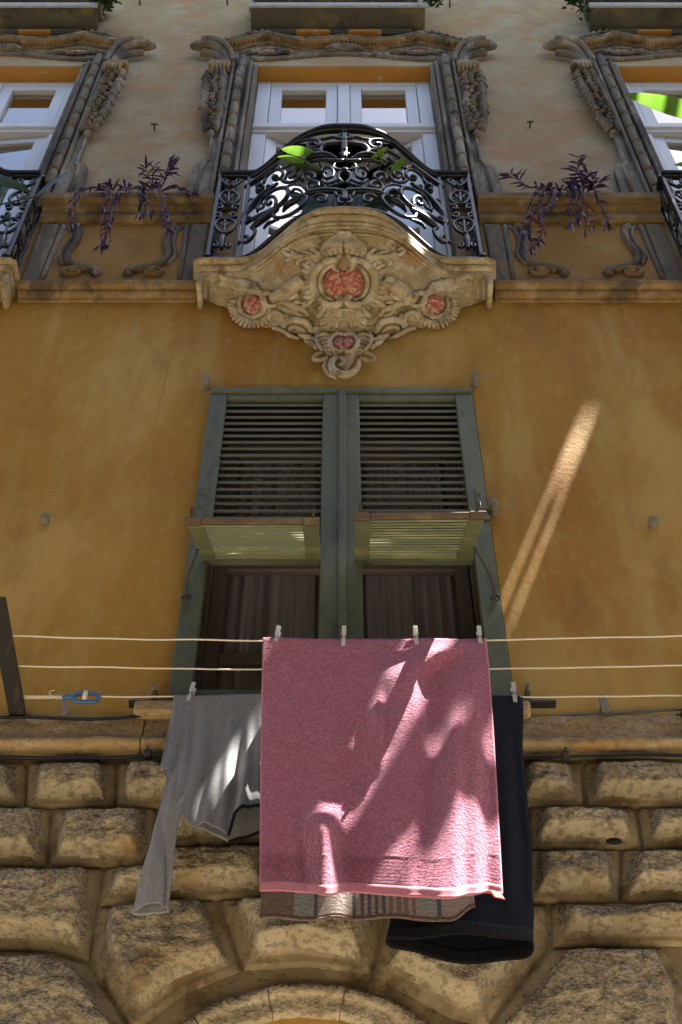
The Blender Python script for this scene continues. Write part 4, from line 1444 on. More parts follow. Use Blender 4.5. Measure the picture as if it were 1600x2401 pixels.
p = dsp(474, 893); pintle(p.x, p.z, .018, 'mortared hinge bolt at the top corner of the shutter above the shirt')
p = dsp(1092, 885); pintle(p.x, p.z, .018, 'mortared hinge bolt at the top corner of the shutter beside the sun streak')
p = dsp(1135, 1182); pintle(p.x, p.z, .018, 'hinge bolt with arm halfway up the shutter beside the sun streak', -.075)
p = dsp(356, 1600); pintle(p.x, p.z, .011, 'small hinge bolt at the window sill end above the shirt')
p = dsp(1212, 1598); pintle(p.x, p.z, .011, 'small hinge bolt at the window sill end above the navy garment')
def stud(x, z, label):
    t = MB()
    t.tube([(x, .01, z), (x, -.03, z), (x + .004, -.036, z + .006)], [.02, .019, .012], 9)
    t.ball((x, -.036, z + .008), (.024, .012, .014), 9, 5)
    tag(t.build('wall_stud', M['bolt']), label, 'stud', 'mortared bolts in the ochre wall')
p = dsp(105, 1202); stud(p.x, p.z, 'weathered stud in the bare ochre wall far from the sun streak')
p = dsp(1500, 1210); stud(p.x, p.z, 'weathered stud in the ochre wall beyond the sun streak')

def iron_peg(px, py, L, label):
    p = dsp(px, py)
    t = thing('iron_peg', label, 'peg', 'iron pegs in the upper wall', (p.x, 0, p.z))
    MB().tube([(p.x, .01, p.z), (p.x, -L, p.z)], .006, 7).build('shank', M['rust'], t)
    MB().tube([(p.x - .022, -L, p.z), (p.x + .022, -L, p.z)], .007, 7).build('head', M['rust'], t)
iron_peg(356, 300, .045, 'T-headed iron peg above the drier purple plant')
iron_peg(1218, 294, .045, 'T-headed iron peg above the fuller purple plant')
for k, (px, py, L, lb) in enumerate(((322, 12, .10, 'thin iron hook at the top edge nearest the left-hand bush'), (523, 12, .10, 'thin iron hook at the top edge beside the grassy planter'), (1034, 17, .10, 'thin iron hook at the top edge beside the round-leaved sprig'))):
    p = dsp(px, py)
    tag(MB().tube([(p.x, .01, p.z), (p.x, -.03, p.z), (p.x, -.045, p.z + .03), (p.x, -.05, p.z + L)], .008, 6).build('wall_hook', M['rust']), lb, 'hook', 'iron hooks at the top')

# sill of the shuttered window
t = thing('window_sill', 'worn stone sill with green strip under the shutters', 'sill', loc=(0, 0, 5.5))
MB().box((-.765, -.07, 5.455), (.70, .25, 5.525), .012).build('slab', M['ledge'], t)
MB().box((-.79, -.05, 5.527), (.80, -.015, 5.54), .002).build('strip', M['darkbar'], t)

# ================================================================== rusticated stone ground floor
base = thing('stone_wall', 'rusticated stone base of rough pillowed blocks round an arch', 'stone wall', loc=(0, 0, 0))
ACX, AZC, ARI, ARO = -.105, 3.775, .45, .55      # arch axis, centre height, radii
b_ = MB()
N = 40
# backing sheet of dressed joints, with the arched opening
ang = [PI * i / N for i in range(N + 1)]
arc = [(ACX + ARI * math.cos(a), AZC + ARI * math.sin(a)) for a in ang]
BD = .020                                   # the bed lies back, so the joints read as dark gaps
for i in range(N):
    (xa, za), (xb, zb) = arc[i], arc[i + 1]
    b_.add([(xa, BD, za), (xb, BD, zb), (xb, BD, 5.4), (xa, BD, 5.4)], [(0, 1, 2, 3)], False)
    b_.add([(xa, BD, za), (xb, BD, zb), (xb, .12, zb), (xa, .12, za)], [(0, 1, 2, 3)], False)
b_.add([(-6, BD, 0), (ACX - ARI, BD, 0), (ACX - ARI, BD, 5.4), (-6, BD, 5.4)], [(0, 1, 2, 3)], False)
b_.add([(ACX + ARI, BD, 0), (9, BD, 0), (9, BD, 5.4), (ACX + ARI, BD, 5.4)], [(0, 1, 2, 3)], False)
b_.build('joint_bed', M['draft'], base)
MB().add([(ACX - ARI - .012, .016, 0), (ACX + ARI + .012, .016, 0), (ACX + ARI + .012, .016, AZC), (ACX - ARI - .012, .016, AZC)], [(0, 1, 2, 3)], False).add([(ACX, .016, AZC)] + [(ACX + (ARI + .012) * math.cos(a_), .016, AZC + (ARI + .012) * math.sin(a_)) for a_ in ang], [(0, i + 1, i + 2) for i in range(N)], False).build('arch_infill', M['ochre'], base)
# moulded arch ring in pieces
for k in range(7):
    a0, a1 = PI * k / 7 + .0025, PI * (k + 1) / 7 - .0025
    mb = MB()
    prf = [(ARI - .0, .014), (ARI, -.006), (ARI + .012, -.014), (ARI + .055, -.016), (ARI + .062, -.030), (ARI + .085, -.034), (ARI + .10, -.022), (ARO, .002)]
    def fn(u, v):
        f = v * (len(prf) - 1)
        j = min(int(f), len(prf) - 2)
        r, y = lerp(prf[j][0], prf[j + 1][0], f - j), lerp(prf[j][1], prf[j + 1][1], f - j)
        a = lerp(a0, a1, u)
        nz = noise.noise(Vector((r * 9, a * 5, k))) * .012 + noise.noise(Vector((r * 40, a * 22, k))) * .004
        return Vector((ACX + r * math.cos(a), y + nz, AZC + r * math.sin(a)))
    mb.grid(fn, 14, 14)
    mb.build('arch_stone', M['stone'], base)

def stone(poly, proud=.07, margin=.035, seed=0):
    """pillowed block from its joint outline (photo pixels); drafted margin, rough face"""
    P = [src(a, b, .01) for a, b in poly]
    P = [Vector((p.x, p.z)) for p in P]
    c0 = sum(P, Vector((0, 0))) / len(P)
    P = [p + (c0 - p).normalized() * .0022 for p in P]
    c = sum(P, Vector((0, 0))) / len(P)
    edges = list(zip(P, P[1:] + P[:1]))
    def dist(q):
        best = 9
        for a, b in edges:
            e = b - a
            t_ = max(0, min(1, (q - a).dot(e) / e.length_squared))
            best = min(best, (q - (a + e * t_)).length)
        return best
    ring = []
    for a, b in edges:
        m_ = max(3, int((b - a).length / .016))
        ring += [a.lerp(b, i / m_) for i in range(m_)]
    nr = 22
    rr = random.Random(seed)
    tx, tz = rr.uniform(-.10, .10), rr.uniform(-.06, .10)
    mx = max(dist(c), .03)
    v, f, sv = [], [], []
    n = len(ring)
    for j in range(nr + 1):
        k = (j / nr) ** .85
        for q0 in ring:
            q = q0.lerp(c, k)
            # rough outline: push the pillow's shoulder in and out
            wob = .012 * noise.noise(Vector((q.x * 9, q.y * 9, seed)))
            dd = dist(q)
            s = smooth(margin * .55 + wob, margin * .55 + .042 + wob, dd) ** .85
            o = .004 * smooth(0, .006, dd) - .014 * (1 - smooth(0, .007, dd))
            dome = 1 - .22 * (1 - min(1, dd / mx)) ** 2
            rough = noise.fractal(Vector((q.x * 16, q.y * 22, seed * 3.3)), .9, 2.1, 4) * .009 + noise.noise(Vector((q.x * 4, q.y * 5, seed))) * .012
            o += s * (proud * dome + rough + tx * (q.x - c.x) * .4 + tz * (q.y - c.y) * .4)
            v.append((q.x, -o, q.y))
            sv.append(s)
    for j in range(nr):
        for i in range(n):
            a, b = j * n + i, j * n + (i + 1) % n
            f.append((a, b, b + n, a + n))
    mb = MB().add(v, f, True)
    mb.mi = [0 if sum(sv[i] for i in q) / 4 > .12 else 1 for q in f]        # dressed margin round the rough face
    return mb.build('stone', [M['stone'], M['draft']], base)

R1a, R1b = 1785, 1886
rows = [
    # first course
    [(-190, R1a), (62, R1a), (56, R1b), (-190, R1b)], [(64, R1a), (272, R1a), (268, R1b), (58, R1b)], [(275, R1a), (520, R1a), (520, R1b), (271, R1b)],
    [(523, R1a), (770, R1a), (770, R1b), (523, R1b)], [(773, R1a), (1000, R1a), (1000, R1b), (773, R1b)], [(1003, R1a), (1205, R1a), (1205, R1b), (1003, R1b)],
    [(1208, R1a), (1366, R1a), (1370, R1b), (1209, R1b)], [(1369, R1a), (1630, R1a), (1640, R1b), (1373, R1b)],
    # second course
    [(-190, 1890), (118, 1889), (108, 2024), (-190, 2024)], [(121, 1889), (366, 1889), (364, 1972), (340, 2022), (111, 2024)],
    [(369, 1889), (640, 1889), (640, 1975), (368, 1974)], [(643, 1889), (930, 1889), (930, 1975), (643, 1975)], [(933, 1889), (1236, 1889), (1236, 1984), (933, 1984)],
    [(1239, 1889), (1493, 1889), (1508, 1982), (1240, 1984)], [(1496, 1889), (1720, 1889), (1720, 1982), (1511, 1982)],
    # third course
    [(-190, 2028), (240, 2027), (208, 2242), (110, 2218), (-190, 2214)],
    [(243, 2027), (345, 2022), (368, 1979), (640, 1979), (640, 2096), (232, 2114)],
    [(643, 1979), (925, 1979), (925, 2096), (643, 2096)], [(928, 1988), (1236, 1988), (1236, 2108), (928, 2104)],
    [(1239, 1988), (1456, 1987), (1456, 2108), (1239, 2108)], [(1459, 1987), (1720, 1987), (1720, 2108), (1459, 2108)],
    # fourth course, far side
    [(1292, 2112), (1720, 2112), (1720, 2208), (1297, 2210)],
    # wedge stones round the arch
    [(205, 2247), (231, 2119), (505, 2101), (566, 2268), (432, 2322), (315, 2410)],
    [(510, 2101), (912, 2101), (868, 2274), (720, 2258), (572, 2266)],
    [(918, 2110), (1283, 2113), (1288, 2211), (1140, 2398), (1058, 2380), (874, 2278)],
    [(-190, 2218), (108, 2222), (204, 2252), (312, 2414), (240, 2520), (-190, 2520)],
    [(1294, 2215), (1560, 2213), (1620, 2330), (1620, 2520), (1230, 2520), (1146, 2402)],
]
for i, pl in enumerate(rows):
    big = len(pl) > 4 or i >= 21
    stone(pl, .085 if i >= 22 else .066, .062 if i >= 22 else .042, i + 1)

# moulded ledge over the stones, in lengths
prof = [(0, 5.285), (.03, 5.288), (.055, 5.295), (.068, 5.312), (.066, 5.33), (.05, 5.342), (.042, 5.345), (.036, 5.42), (.03, 5.47), (.015, 5.492), (0, 5.5)]
xs_ = [-6, -1.75, -.72, .0, .62, 1.9, 9]
for a, b in zip(xs_, xs_[1:]):
    mb = MB()
    def fn(u, v):
        f = v * (len(prof) - 1)
        j = min(int(f), len(prof) - 2)
        x = lerp(a + .002, b - .002, u)
        o, z = lerp(prof[j][0], prof[j + 1][0], f - j), lerp(prof[j][1], prof[j + 1][1], f - j)
        nz = noise.fractal(Vector((x * 7, z * 14, a)), 1, 2, 3) * .006
        return Vector((x, -(o + nz * (o > .004)), z + nz * .6))
    mb.grid(fn, max(20, int((b - a) / .03)), 24)
    mb.build('ledge_stone', M['ledge'], base)
p = src(1440, 1975)                          # dark putlog hole between the blocks
MB().ball((p.x, -.004, p.z), (.028, .012, .014), 12, 6).build('putlog_hole', M['cable'], base)

# ------------------------------------------------------------------ cables and clips
def cable(pts, r, m, label, o=.03):
    P = [dsp(a, b, o) for a, b in pts]
    return tag(MB().tube(catmull(P, 8), r, 6).build('cable', m), label, 'cable')
cable([(-60, 1650), (60, 1648), (180, 1652), (270, 1650), (340, 1642), (420, 1632), (520, 1632)], .007, M['cable'], 'black cable sagging along the wall just over the stone ledge', .045)
cable([(-60, 1737), (100, 1742), (250, 1741), (345, 1737), (420, 1736), (520, 1737)], .008, M['cable'], 'black cable under the stone ledge on the shirt side', .055)
cable([(1160, 1737), (1300, 1738), (1400, 1735), (1480, 1733), (1640, 1740)], .007, M['cable'], 'black cable under the stone ledge beyond the navy garment', .055)
cable([(1190, 1650), (1300, 1645), (1385, 1640), (1470, 1636), (1640, 1626)], .0055, M['greycable'], 'thin grey cable rising along the ochre wall beyond the navy garment', .02)
def clip(px, py, label):
    q = dsp(px, py, .06)
    t = thing('cable_clip', label, 'clip', 'small clips on the cables', (q.x, -.06, q.z))
    MB().box((q.x - .014, -.075, q.z - .012), (q.x + .014, -.04, q.z + .014), .004).build('saddle', M['rust'], t)
    MB().tube([(q.x, -.06, q.z + .012), (q.x, -.085, q.z + .012)], .005, 6).build('nail', M['rust'], t)
clip(340, 1733, 'small clip holding the black cable on the shirt side')
clip(1300, 1735, 'small clip holding the black cable beyond the navy garment')
def dog(px, py, lean, label):
    q = dsp(px, py, .03)
    t = thing('shutter_dog', label, 'shutter dog', 'small iron shutter dogs on the ledge', (q.x, 0, q.z))
    MB().tube([(q.x, .0, q.z), (q.x, -.05, q.z)], .008, 7).build('pin', M['bolt'], t)
    v = [(-.012, .035), (.012, .035), (.016, .0), (.022, -.035), (.008, -.052), (-.012, -.045), (-.010, 0)]
    n = len(v)
    P = [(q.x + a + lean * b, yy, q.z + b) for yy in (-.055, -.045) for a, b in v]
    MB().add(P, [tuple(range(n)), tuple(range(n, 2 * n))[::-1], *[(i, (i + 1) % n, n + (i + 1) % n, n + i) for i in range(n)]], False).build('latch', M['bolt'], t)
dog(150, 1630, -.1, 'rusty shutter dog under the blue line tensioner')
dog(1384, 1622, .0, 'rusty shutter dog beyond the navy garment')

# ================================================================== drying lines
ZL = 5.487
LO = (.405, .262, .112)                       # how far out each line hangs
def bar(x, label):
    t = thing('line_bracket', label, 'bracket', 'iron bars that carry the drying lines', (x, 0, ZL))
    v = []
    mb = MB().box((x - .032, -.60, ZL - .022), (x + .032, .02, ZL - .010), .003)
    mb.build('bar', M['darkbar'], t)
    MB().box((x - .04, -.012, ZL - .045), (x + .04, .01, ZL + .02), .004).build('wall_plate', M['darkbar'], t)
    for o in LO:
        MB().tube([(x - .012, -o, ZL - .012), (x - .012, -o - .004, ZL + .012), (x + .012, -o - .004, ZL + .012), (x + .012, -o, ZL - .012)], .004, 5).build('eyelet', M['rust'], t)
bar(dsp(47, 1650).x, 'dark iron bar reaching out from the wall on the shirt side')
bar(dsp(1566, 1650).x + .02, 'dark iron bar at the photo\'s right edge carrying the lines')
XB = dsp(47, 1650).x
for k, (o, lb) in enumerate(zip(LO, ('outermost cream drying line carrying the pink towel', 'middle cream drying line with nothing but the striped towel', 'innermost cream drying line carrying the grey shirt'))):
    P = []
    x0, x1 = (-2.1, 2.1) if k < 2 else (XB + .30, 2.1)
    for i in range(81):
        x = lerp(x0, x1, i / 80)
        sag = -(.030, .022, .005)[k] * max(0, math.cos(PI * x / 2.5)) + .0022 * noise.noise(Vector((x * 4, k * 7, 0))) + .0012 * math.sin(x * 21 + k)
        P.append((x, -o + .004 * noise.noise(Vector((x * 3, k, 5))), ZL + sag + .006))
    tag(MB().tube(P, .0031, 5).build('drying_line', M['line']), lb, 'line', 'cream drying lines')
# twisted cord end and blue tensioner on the innermost line
mb = MB()
for ph in (0, PI):
    mb.tube([(lerp(XB - .03, XB + .21, i / 50), -LO[2] + .004 * math.sin(i * .9 + ph), ZL + .0 + .005 * math.cos(i * .9 + ph)) for i in range(51)], .003, 5)
mb.tube([(XB + .13, -LO[2], ZL), (XB + .12, -LO[2] - .01, ZL + .02), (XB + .14, -LO[2] - .015, ZL + .022)], .002, 5)
tag(mb.build('cord_end', M['line']), 'twisted cream cord tied between iron bar and blue tensioner', 'cord')
q = Vector((XB + .255, -LO[2], ZL - .002))
t = thing('line_tensioner', 'small blue metal tensioner on the innermost drying line', 'tensioner', loc=q)
mb = MB()
lp = [(-.045, 0), (-.03, .020), (.03, .022), (.045, .012), (.045, -.012), (.03, -.022), (-.03, -.020), (-.045, 0)]
mb.tube([q + Vector((a, 0, b)) for a, b in catmull([Vector((a, b, 0)) for a, b in lp], 4) and [(p.x, p.y) for p in catmull([Vector((a, b, 0)) for a, b in lp], 4)]], .0085, 7)
mb.build('frame', M['blue'], t)
MB().tube([q + Vector((-.085, 0, 0)), q + Vector((-.06, 0, .004)), q + Vector((-.04, 0, 0))], [.008, .013, .008], 7).build('neck', M['blue'], t)
MB().tube([q + Vector((0, -.012, -.018)), q + Vector((0, -.012, .018))], .009, 8).build('drum', M['line'], t)

# hairline cracks in the plaster of the shuttered floor
for pts in ([(212, 690), (204, 712), (198, 735), (188, 756)], [(395, 810), (386, 850), (374, 900), (362, 950), (351, 990)]):
    P = catmull([dsp(a_, b_, .0) for a_, b_ in pts], 6)
    P = [p + Vector((.004 * noise.noise(p * 60), 0, 0)) for p in P]
    MB().tube(P, [.0013 * (1 - .6 * abs(2 * i / (len(P) - 1) - 1)) for i in range(len(P))], 4).build('crack', M['drystem'], house)

# ================================================================== laundry
def peg(x, o, lean, label, dz=0.0, cat_group='plastic pegs on the lines'):
    t = thing('clothes_peg', label, 'peg', cat_group, (x, -o, ZL + dz))
    t.rotation_euler = (0, math.radians(lean), 0)
    t.scale = (1.25, 1.25, 1.3)
    for s in (-1, 1):
        mb = MB()
        P = [(0, s * .004, -.026), (0, s * .006, -.010), (0, s * .0075, .012), (0, s * .012, .046)]
        v = []
        for (x_, y_, z_), wd in zip(P, (.0055, .006, .0065, .006)):
            v += [(-wd, y_ - .002, z_), (wd, y_ - .002, z_), (wd, y_ + .002, z_), (-wd, y_ + .002, z_)]
        f = [(0, 1, 2, 3), (12, 13, 14, 15)]
        for i in range(3):
            for k in range(4):
                a, b = i * 4 + k, i * 4 + (k + 1) % 4
                f.append((a, b, b + 4, a + 4))
        mb.add(v, f, False)
        o_ = mb.build('jaw', M['peg'])
        o_.parent = t
    mb = MB().tube([(.009 * c_, .011 * math.cos(a), .006 + .009 * math.sin(a)) for c_, a in [(lerp(-1, 1, i / 20), i * .62) for i in range(21)]], .0014, 5)
    o_ = mb.build('spring', M['rust'])
    o_.parent = t

def gs(x, s):
    return math.exp(-(x / s) ** 2)

def ridge(d, sl, sr):
    return gs(d, sl if d < 0 else sr)

# ---- pink bath towel on the outermost line
TO = LO[0]
tl, tr_ = dsp(605, 1478, TO).x, dsp(1118, 1478, TO).x
bl, br = dsp(600, 2050, TO).x, dsp(1150, 2054, TO + .03).x
TZ0, TZ1 = ZL - .022, dsp(870, 2052, TO + .02).z

def pink_h(u, v):
    h = .05 * v * v
    h += (.034 + .024 * v) * smooth(0, .09, v) * ridge(u - pw([(0, .87), (.2, .64), (.42, .66), (.7, .63), (1, .60)], v), .15, .065)
    h += .095 * v ** .8 * ridge(u - pw([(0, .98), (.3, .88), (.6, .82), (1, .75)], v), .11, .17)
    h += .022 * ridge(u - .505, .05, .022) * gs(v - .40, .11)
    h += .050 * ridge(u - lerp(.25, .28, v), .06, .05) * smooth(.64, .80, v)
    h += .004 * ridge(u - .03, .04, .05) * gs(v, .05)
    h += .012 * v * ridge(u - lerp(.06, .16, v), .04, .03)
    h += .005 * v * math.sin(u * 24 + 2.5 * v) + .006 * v * smooth(.7, .85, u) * math.sin(u * 62 + 3 * v) + .006 * noise.noise(Vector((u * 5, v * 6, 3)))
    return h

def pink_pt(u, v):
    x = lerp(lerp(tl, tr_, u), lerp(bl, br, u), v ** 1.3)
    zb = TZ1 - .30 * pink_h(u, 1.0) * 0 - .004 * math.sin(u * PI) - .010 * smooth(.93, 1, u)
    zb -= 1.05 * (pink_h(u, 1.0) - .03)
    z = lerp(TZ0 - .003 * math.sin(PI * u), zb, v)
    o = TO + .006 + pink_h(u, v)
    if .87 < v < .965:
        o += .0035 * math.sin((v - .87) / .095 * 2 * PI * 8)
    o += .0035 * gs(v - .978, .006)
    return Vector((x, -o, z))

def pink_all(u, w_):
    nb = .30                                   # part of the cloth that hangs behind the line
    if w_ < nb:
        k = 1 - w_ / nb
        p_ = pink_pt(u, .02 + .62 * k)
        return Vector((p_.x, -(TO - .010 - .015 * k + .3 * pink_h(u, k * .62)), p_.z))
    v = (w_ - nb) / (1 - nb)
    p_ = pink_pt(u, v)
    p_.z += .005 * gs(v, .012)
    return p_

t = thing('bath_towel', 'large pink terry bath towel pegged on the outermost line', 'towel', loc=(lerp(tl, tr_, .5), -TO, ZL))
mb = MB().grid(pink_all, 150, 240, mi=lambda u, v: 1 if ((v - .30) / .70 > .972 or u < .008 or u > .992) else 0)
mb.build('cloth', [M['pink'], M['pinkhem']], t, solid=.005)
p_ = pink_pt(.965, .995)
mb = MB().grid(lambda u, v: p_ + Vector((lerp(-.016, .016, u) + .012 * v, -.006 - .010 * v, .004 - .036 * v - .008 * u)), 4, 5)
mb.build('care_tag', M['tag'], t, solid=.001)
for px, ln, lb in ((635, 8, 'white peg at the corner of the pink towel nearest the grey shirt'), (790, 2, 'white peg on the pink towel below the gap between the shutters'),
                   (957, -2, 'white peg on the pink towel, second from the navy garment'), (1103, 0, 'white peg on the pink towel nearest the navy garment')):
    peg(dsp(px, 1475, TO).x, TO + .004, ln, lb, -.024)

# ---- striped towel on the middle line
SO = LO[1]
stripes = [(.155, 0), (.248, 2), (.266, 3), (.43, 1)]
k_ = .43
for i in range(5):
    stripes += [(k_ + .017, 3), (k_ + .034, 1)]
    k_ += .034
for i in range(4):
    stripes += [(k_ + .018, 0), (k_ + .034, 1)]
    k_ += .035
stripes += [(.825, 2), (.842, 3), (1.01, 1)]
sbl, sbr = dsp(597, 2112, SO).x, dsp(1093, 2095, SO).x
SZ_ = dsp(800, 2112, SO).z
def striped(u, v):
    x = lerp(sbl + .02, sbr - .01, u) + (-.02 + .03 * u) * v
    zb = SZ_ - .002 * math.sin(u * 9) + .055 * smooth(.88, 1.0, u) - .004 * u
    z = lerp(ZL - .016, zb, v)
    o = SO + .004 + v * (.006 * math.sin(u * 11 + 1) + .003 * math.sin(u * 23)) + .012 * v * ridge(u - .36, .08, .04)
    return Vector((x, -o, z))
def stripe_mi(u, v):
    if v > .985:
        return 0
    for a, m_ in stripes:
        if u < a:
            return m_
    return 1
t = thing('striped_towel', 'brown and grey striped towel showing below the pink one', 'towel', loc=(lerp(sbl, sbr, .5), -SO, ZL))
MB().grid(striped, 180, 90, mi=stripe_mi).build('cloth', [M['brown'], M['taupe'], M['greystripe'], M['bluestripe']], t, solid=.004)
MB().tube([striped(i / 60, 1.0) for i in range(61)], .005, 6).build('hem', M['brown'], t)

# ---- grey long-sleeved shirt, pegged by its hem on the innermost line
GO = LO[2]
t = thing('shirt', 'grey long-sleeved shirt hanging upside down by its hem', 'shirt', loc=(dsp(500, 1607, GO).x, -GO, ZL))
gx0 = dsp(398, 1607, GO).x
gx1 = gx0 + .56
def px_of(x, y):                              # photo column of a world x near the shirt
    return x
near_b = [(dsp(a, b, GO + .03).x, dsp(a, b, GO + .03).z) for a, b in ((384, 1780), (398, 1830), (412, 1880), (428, 1902), (450, 1911), (475, 1911), (500, 1918), (526, 1932), (540, 1885), (560, 1868), (605, 1862), (680, 1866), (705, 1900), (720, 1930), (790, 1900))]
far_b = [(dsp(a, b, GO - .01).x, dsp(a, b, GO - .01).z) for a, b in ((384, 1760), (400, 1815), (440, 1895), (527, 1934), (560, 1926), (605, 1908), (670, 1920), (720, 1932), (790, 1895))]
def lin(pts, x):
    if x <= pts[0][0]:
        return pts[0][1]
    for (a, fa), (b, fb) in zip(pts, pts[1:]):
        if x <= b:
            return lerp(fa, fb, (x - a) / (b - a))
    return pts[-1][1]
def shirt_h(x, z, v):
    a = (x - gx0)
    h = .016 * v * math.sin(a * 62 + 3.0 * v) + .010 * v * math.sin(a * 115 + 1.1)
    h += .030 * v * ridge(a - lerp(.05, .085, v), .05, .03)
    h += .024 * v * ridge(a - lerp(.10, .16, v), .04, .025)
    h += .018 * v * ridge(a - lerp(.17, .23, v), .05, .03)
    h = h * (1 - .65 * smooth(.6, 1, v)) + .05 * v * v
    return h
def shirt_near(u, v):
    x = lerp(gx0, gx1, u)
    zb = lin(near_b, x)
    z = lerp(ZL + .004, zb, v)
    x2 = x + .012 * math.sin(v * 3) * (1 - u)
    return Vector((x2, -(GO + .008 + shirt_h(x, z, v)), z - .004 * math.sin(u * PI * 3) * (1 - v)))
def shirt_far(u, v):
    x = lerp(gx0 + .004, gx1 - .004, u)
    zb = lin(far_b, x)
    z = lerp(ZL + .004, zb, v)
    return Vector((x - .018 * v * (1 - u) ** 3, -(GO - .010 + .4 * shirt_h(x, z, v) - .02 * v), z))
body = MB().grid(shirt_near, 150, 70).build('front_panel', M['grey'], t, solid=.0015)
MB().grid(shirt_far, 90, 50).build('back_panel', M['grey'], t, solid=.0015)
mb = MB()
us = [i / 300 for i in range(301)]
xa, xb = dsp(524, 1932, GO + .03).x, dsp(722, 1932, GO + .03).x
mb.tube([shirt_near(u, 1.0) + Vector((0, -.002, 0)) for u in us if xa <= lerp(gx0, gx1, u) <= xb], .0055, 6)
mb.tube([shirt_far(u, 1.0) + Vector((0, .002, 0)) for u in us if xa <= lerp(gx0, gx1, u) <= xb], .006, 6)
mb.build('neck_trim', M['navytrim'], t)
mb = MB()
cen = [(409, 1660, 4), (404, 1750, 17), (394, 1830, 21), (381, 1890, 24), (369, 1950, 26), (360, 2000, 28), (352, 2050, 31), (347, 2090, 32)]
cpts = catmull([Vector(c_) for c_ in cen], 8)
def sleeve(u, v):
    f = v * (len(cpts) - 1)
    j = min(int(f), len(cpts) - 2)
    c_ = cpts[j].lerp(cpts[j + 1], f - j)
    o = GO + .012 + .05 * smooth(0, .35, v) + .015 * v
    p0 = dsp(c_.x, c_.y, o)
    r = c_.z * .00155 * (1 + .04 * math.sin(v * 17 + 2))
    a = 2 * PI * u
    cr = 1 + .20 * math.sin(3 * a + v * 2.5 + 1)
    dx, dy = r * math.cos(a) * cr, r * .38 * math.sin(a) * cr
    crease = .012 * gs(math.sin(a / 2) * 3 - 1.6 - math.sin(v * 5), .35)
    return p0 + Vector((dx, -dy + crease, .010 * math.sin(a + 1.0) * v))
mb.grid(sleeve, 40, 60, True)
mb.build('sleeve', M['grey'], t, solid=.0015)
peg(dsp(437, 1603, GO).x, GO + .003, 10, 'white peg holding the hem of the grey shirt')

# ---- navy garment with elastic waist
NO = LO[2]
nz1 = src(1075, 2215, .22).z
edge_r = [(0, dsp(1201, 1607, NO).x), (.3, dsp(1202, 1760, NO).x), (.6, dsp(1212, 1910, NO).x), (.85, dsp(1222, 2050, NO + .08).x), (1, dsp(1221, 2140, NO + .09).x)]
xl0, xl1 = dsp(985, 1607, NO).x, src(905, 2195, .22).x
def navy(u, v, inner=0.0):
    k = v
    xr = pw(edge_r, k)
    xl = lerp(xl0, xl1, k ** 1.2)
    cxm, hw = (xl + xr) / 2, (xr - xl) / 2 - inner
    d = lerp(.006, .062, k ** 1.1) - inner * .6
    a = 2 * PI * u
    fold = (.010 * k * math.sin(a * 7 + 1.5 * k) + .007 * k * math.sin(a * 12 + 4)) * (1 - smooth(.8, .95, k))
    o = NO + .095 * k + (d + fold) * math.sin(a)
    z = lerp(ZL + .003, nz1, k) - .012 * k * math.cos(a) + .010 * k * k * math.sin(2 * a + .6) + .006 * k * k * math.sin(5 * a)
    wr = .003 * k * math.sin(a * 3)
    return Vector((cxm + (hw + wr) * math.cos(a), -o, z))
t = thing('navy_garment', 'dark navy garment with elastic waistband hanging upside down', 'garment', loc=(lerp(xl0, edge_r[0][1], .5), -NO, ZL))
MB().grid(lambda u, v: navy(u, v * .965), 130, 90, True).build('cloth', M['navy'], t, solid=.0015)
MB().grid(lambda u, v: navy(u, .955 + .045 * v) + Vector((0, .0008 * math.sin(u * 2 * PI * 60), 0)), 240, 4, True).build('waistband', M['navytrim'], t, solid=.003)
peg(dsp(1182, 1600, NO).x, NO + .003, 0, 'white peg holding the navy garment')

# ================================================================== plants
def leaf(mb, p0, d, up, L, W, bend=.3, n=6, fold=.25):
    """pointed blade from p0 along d; up is its face"""
    p0, d, up = Vector(p0), Vector(d).normalized(), Vector(up)
    up = (up - d * up.dot(d)).normalized()
    sd = d.cross(up)
    v, f = [], []
    for i in range(n + 1):
        k = i / n
        c_ = p0 + d * L * k - up * bend * L * k * k
        wd = W * math.sin(PI * min(1, k * .92 + .06)) ** .8 * (1 if i < n else .05)
        v += [c_ - sd * wd + up * wd * fold, c_, c_ + sd * wd + up * wd * fold]
    for i in range(n):
        a = i * 3
        f += [(a, a + 1, a + 4, a + 3), (a + 1, a + 2, a + 5, a + 4)]
    mb.add(v, f, True)

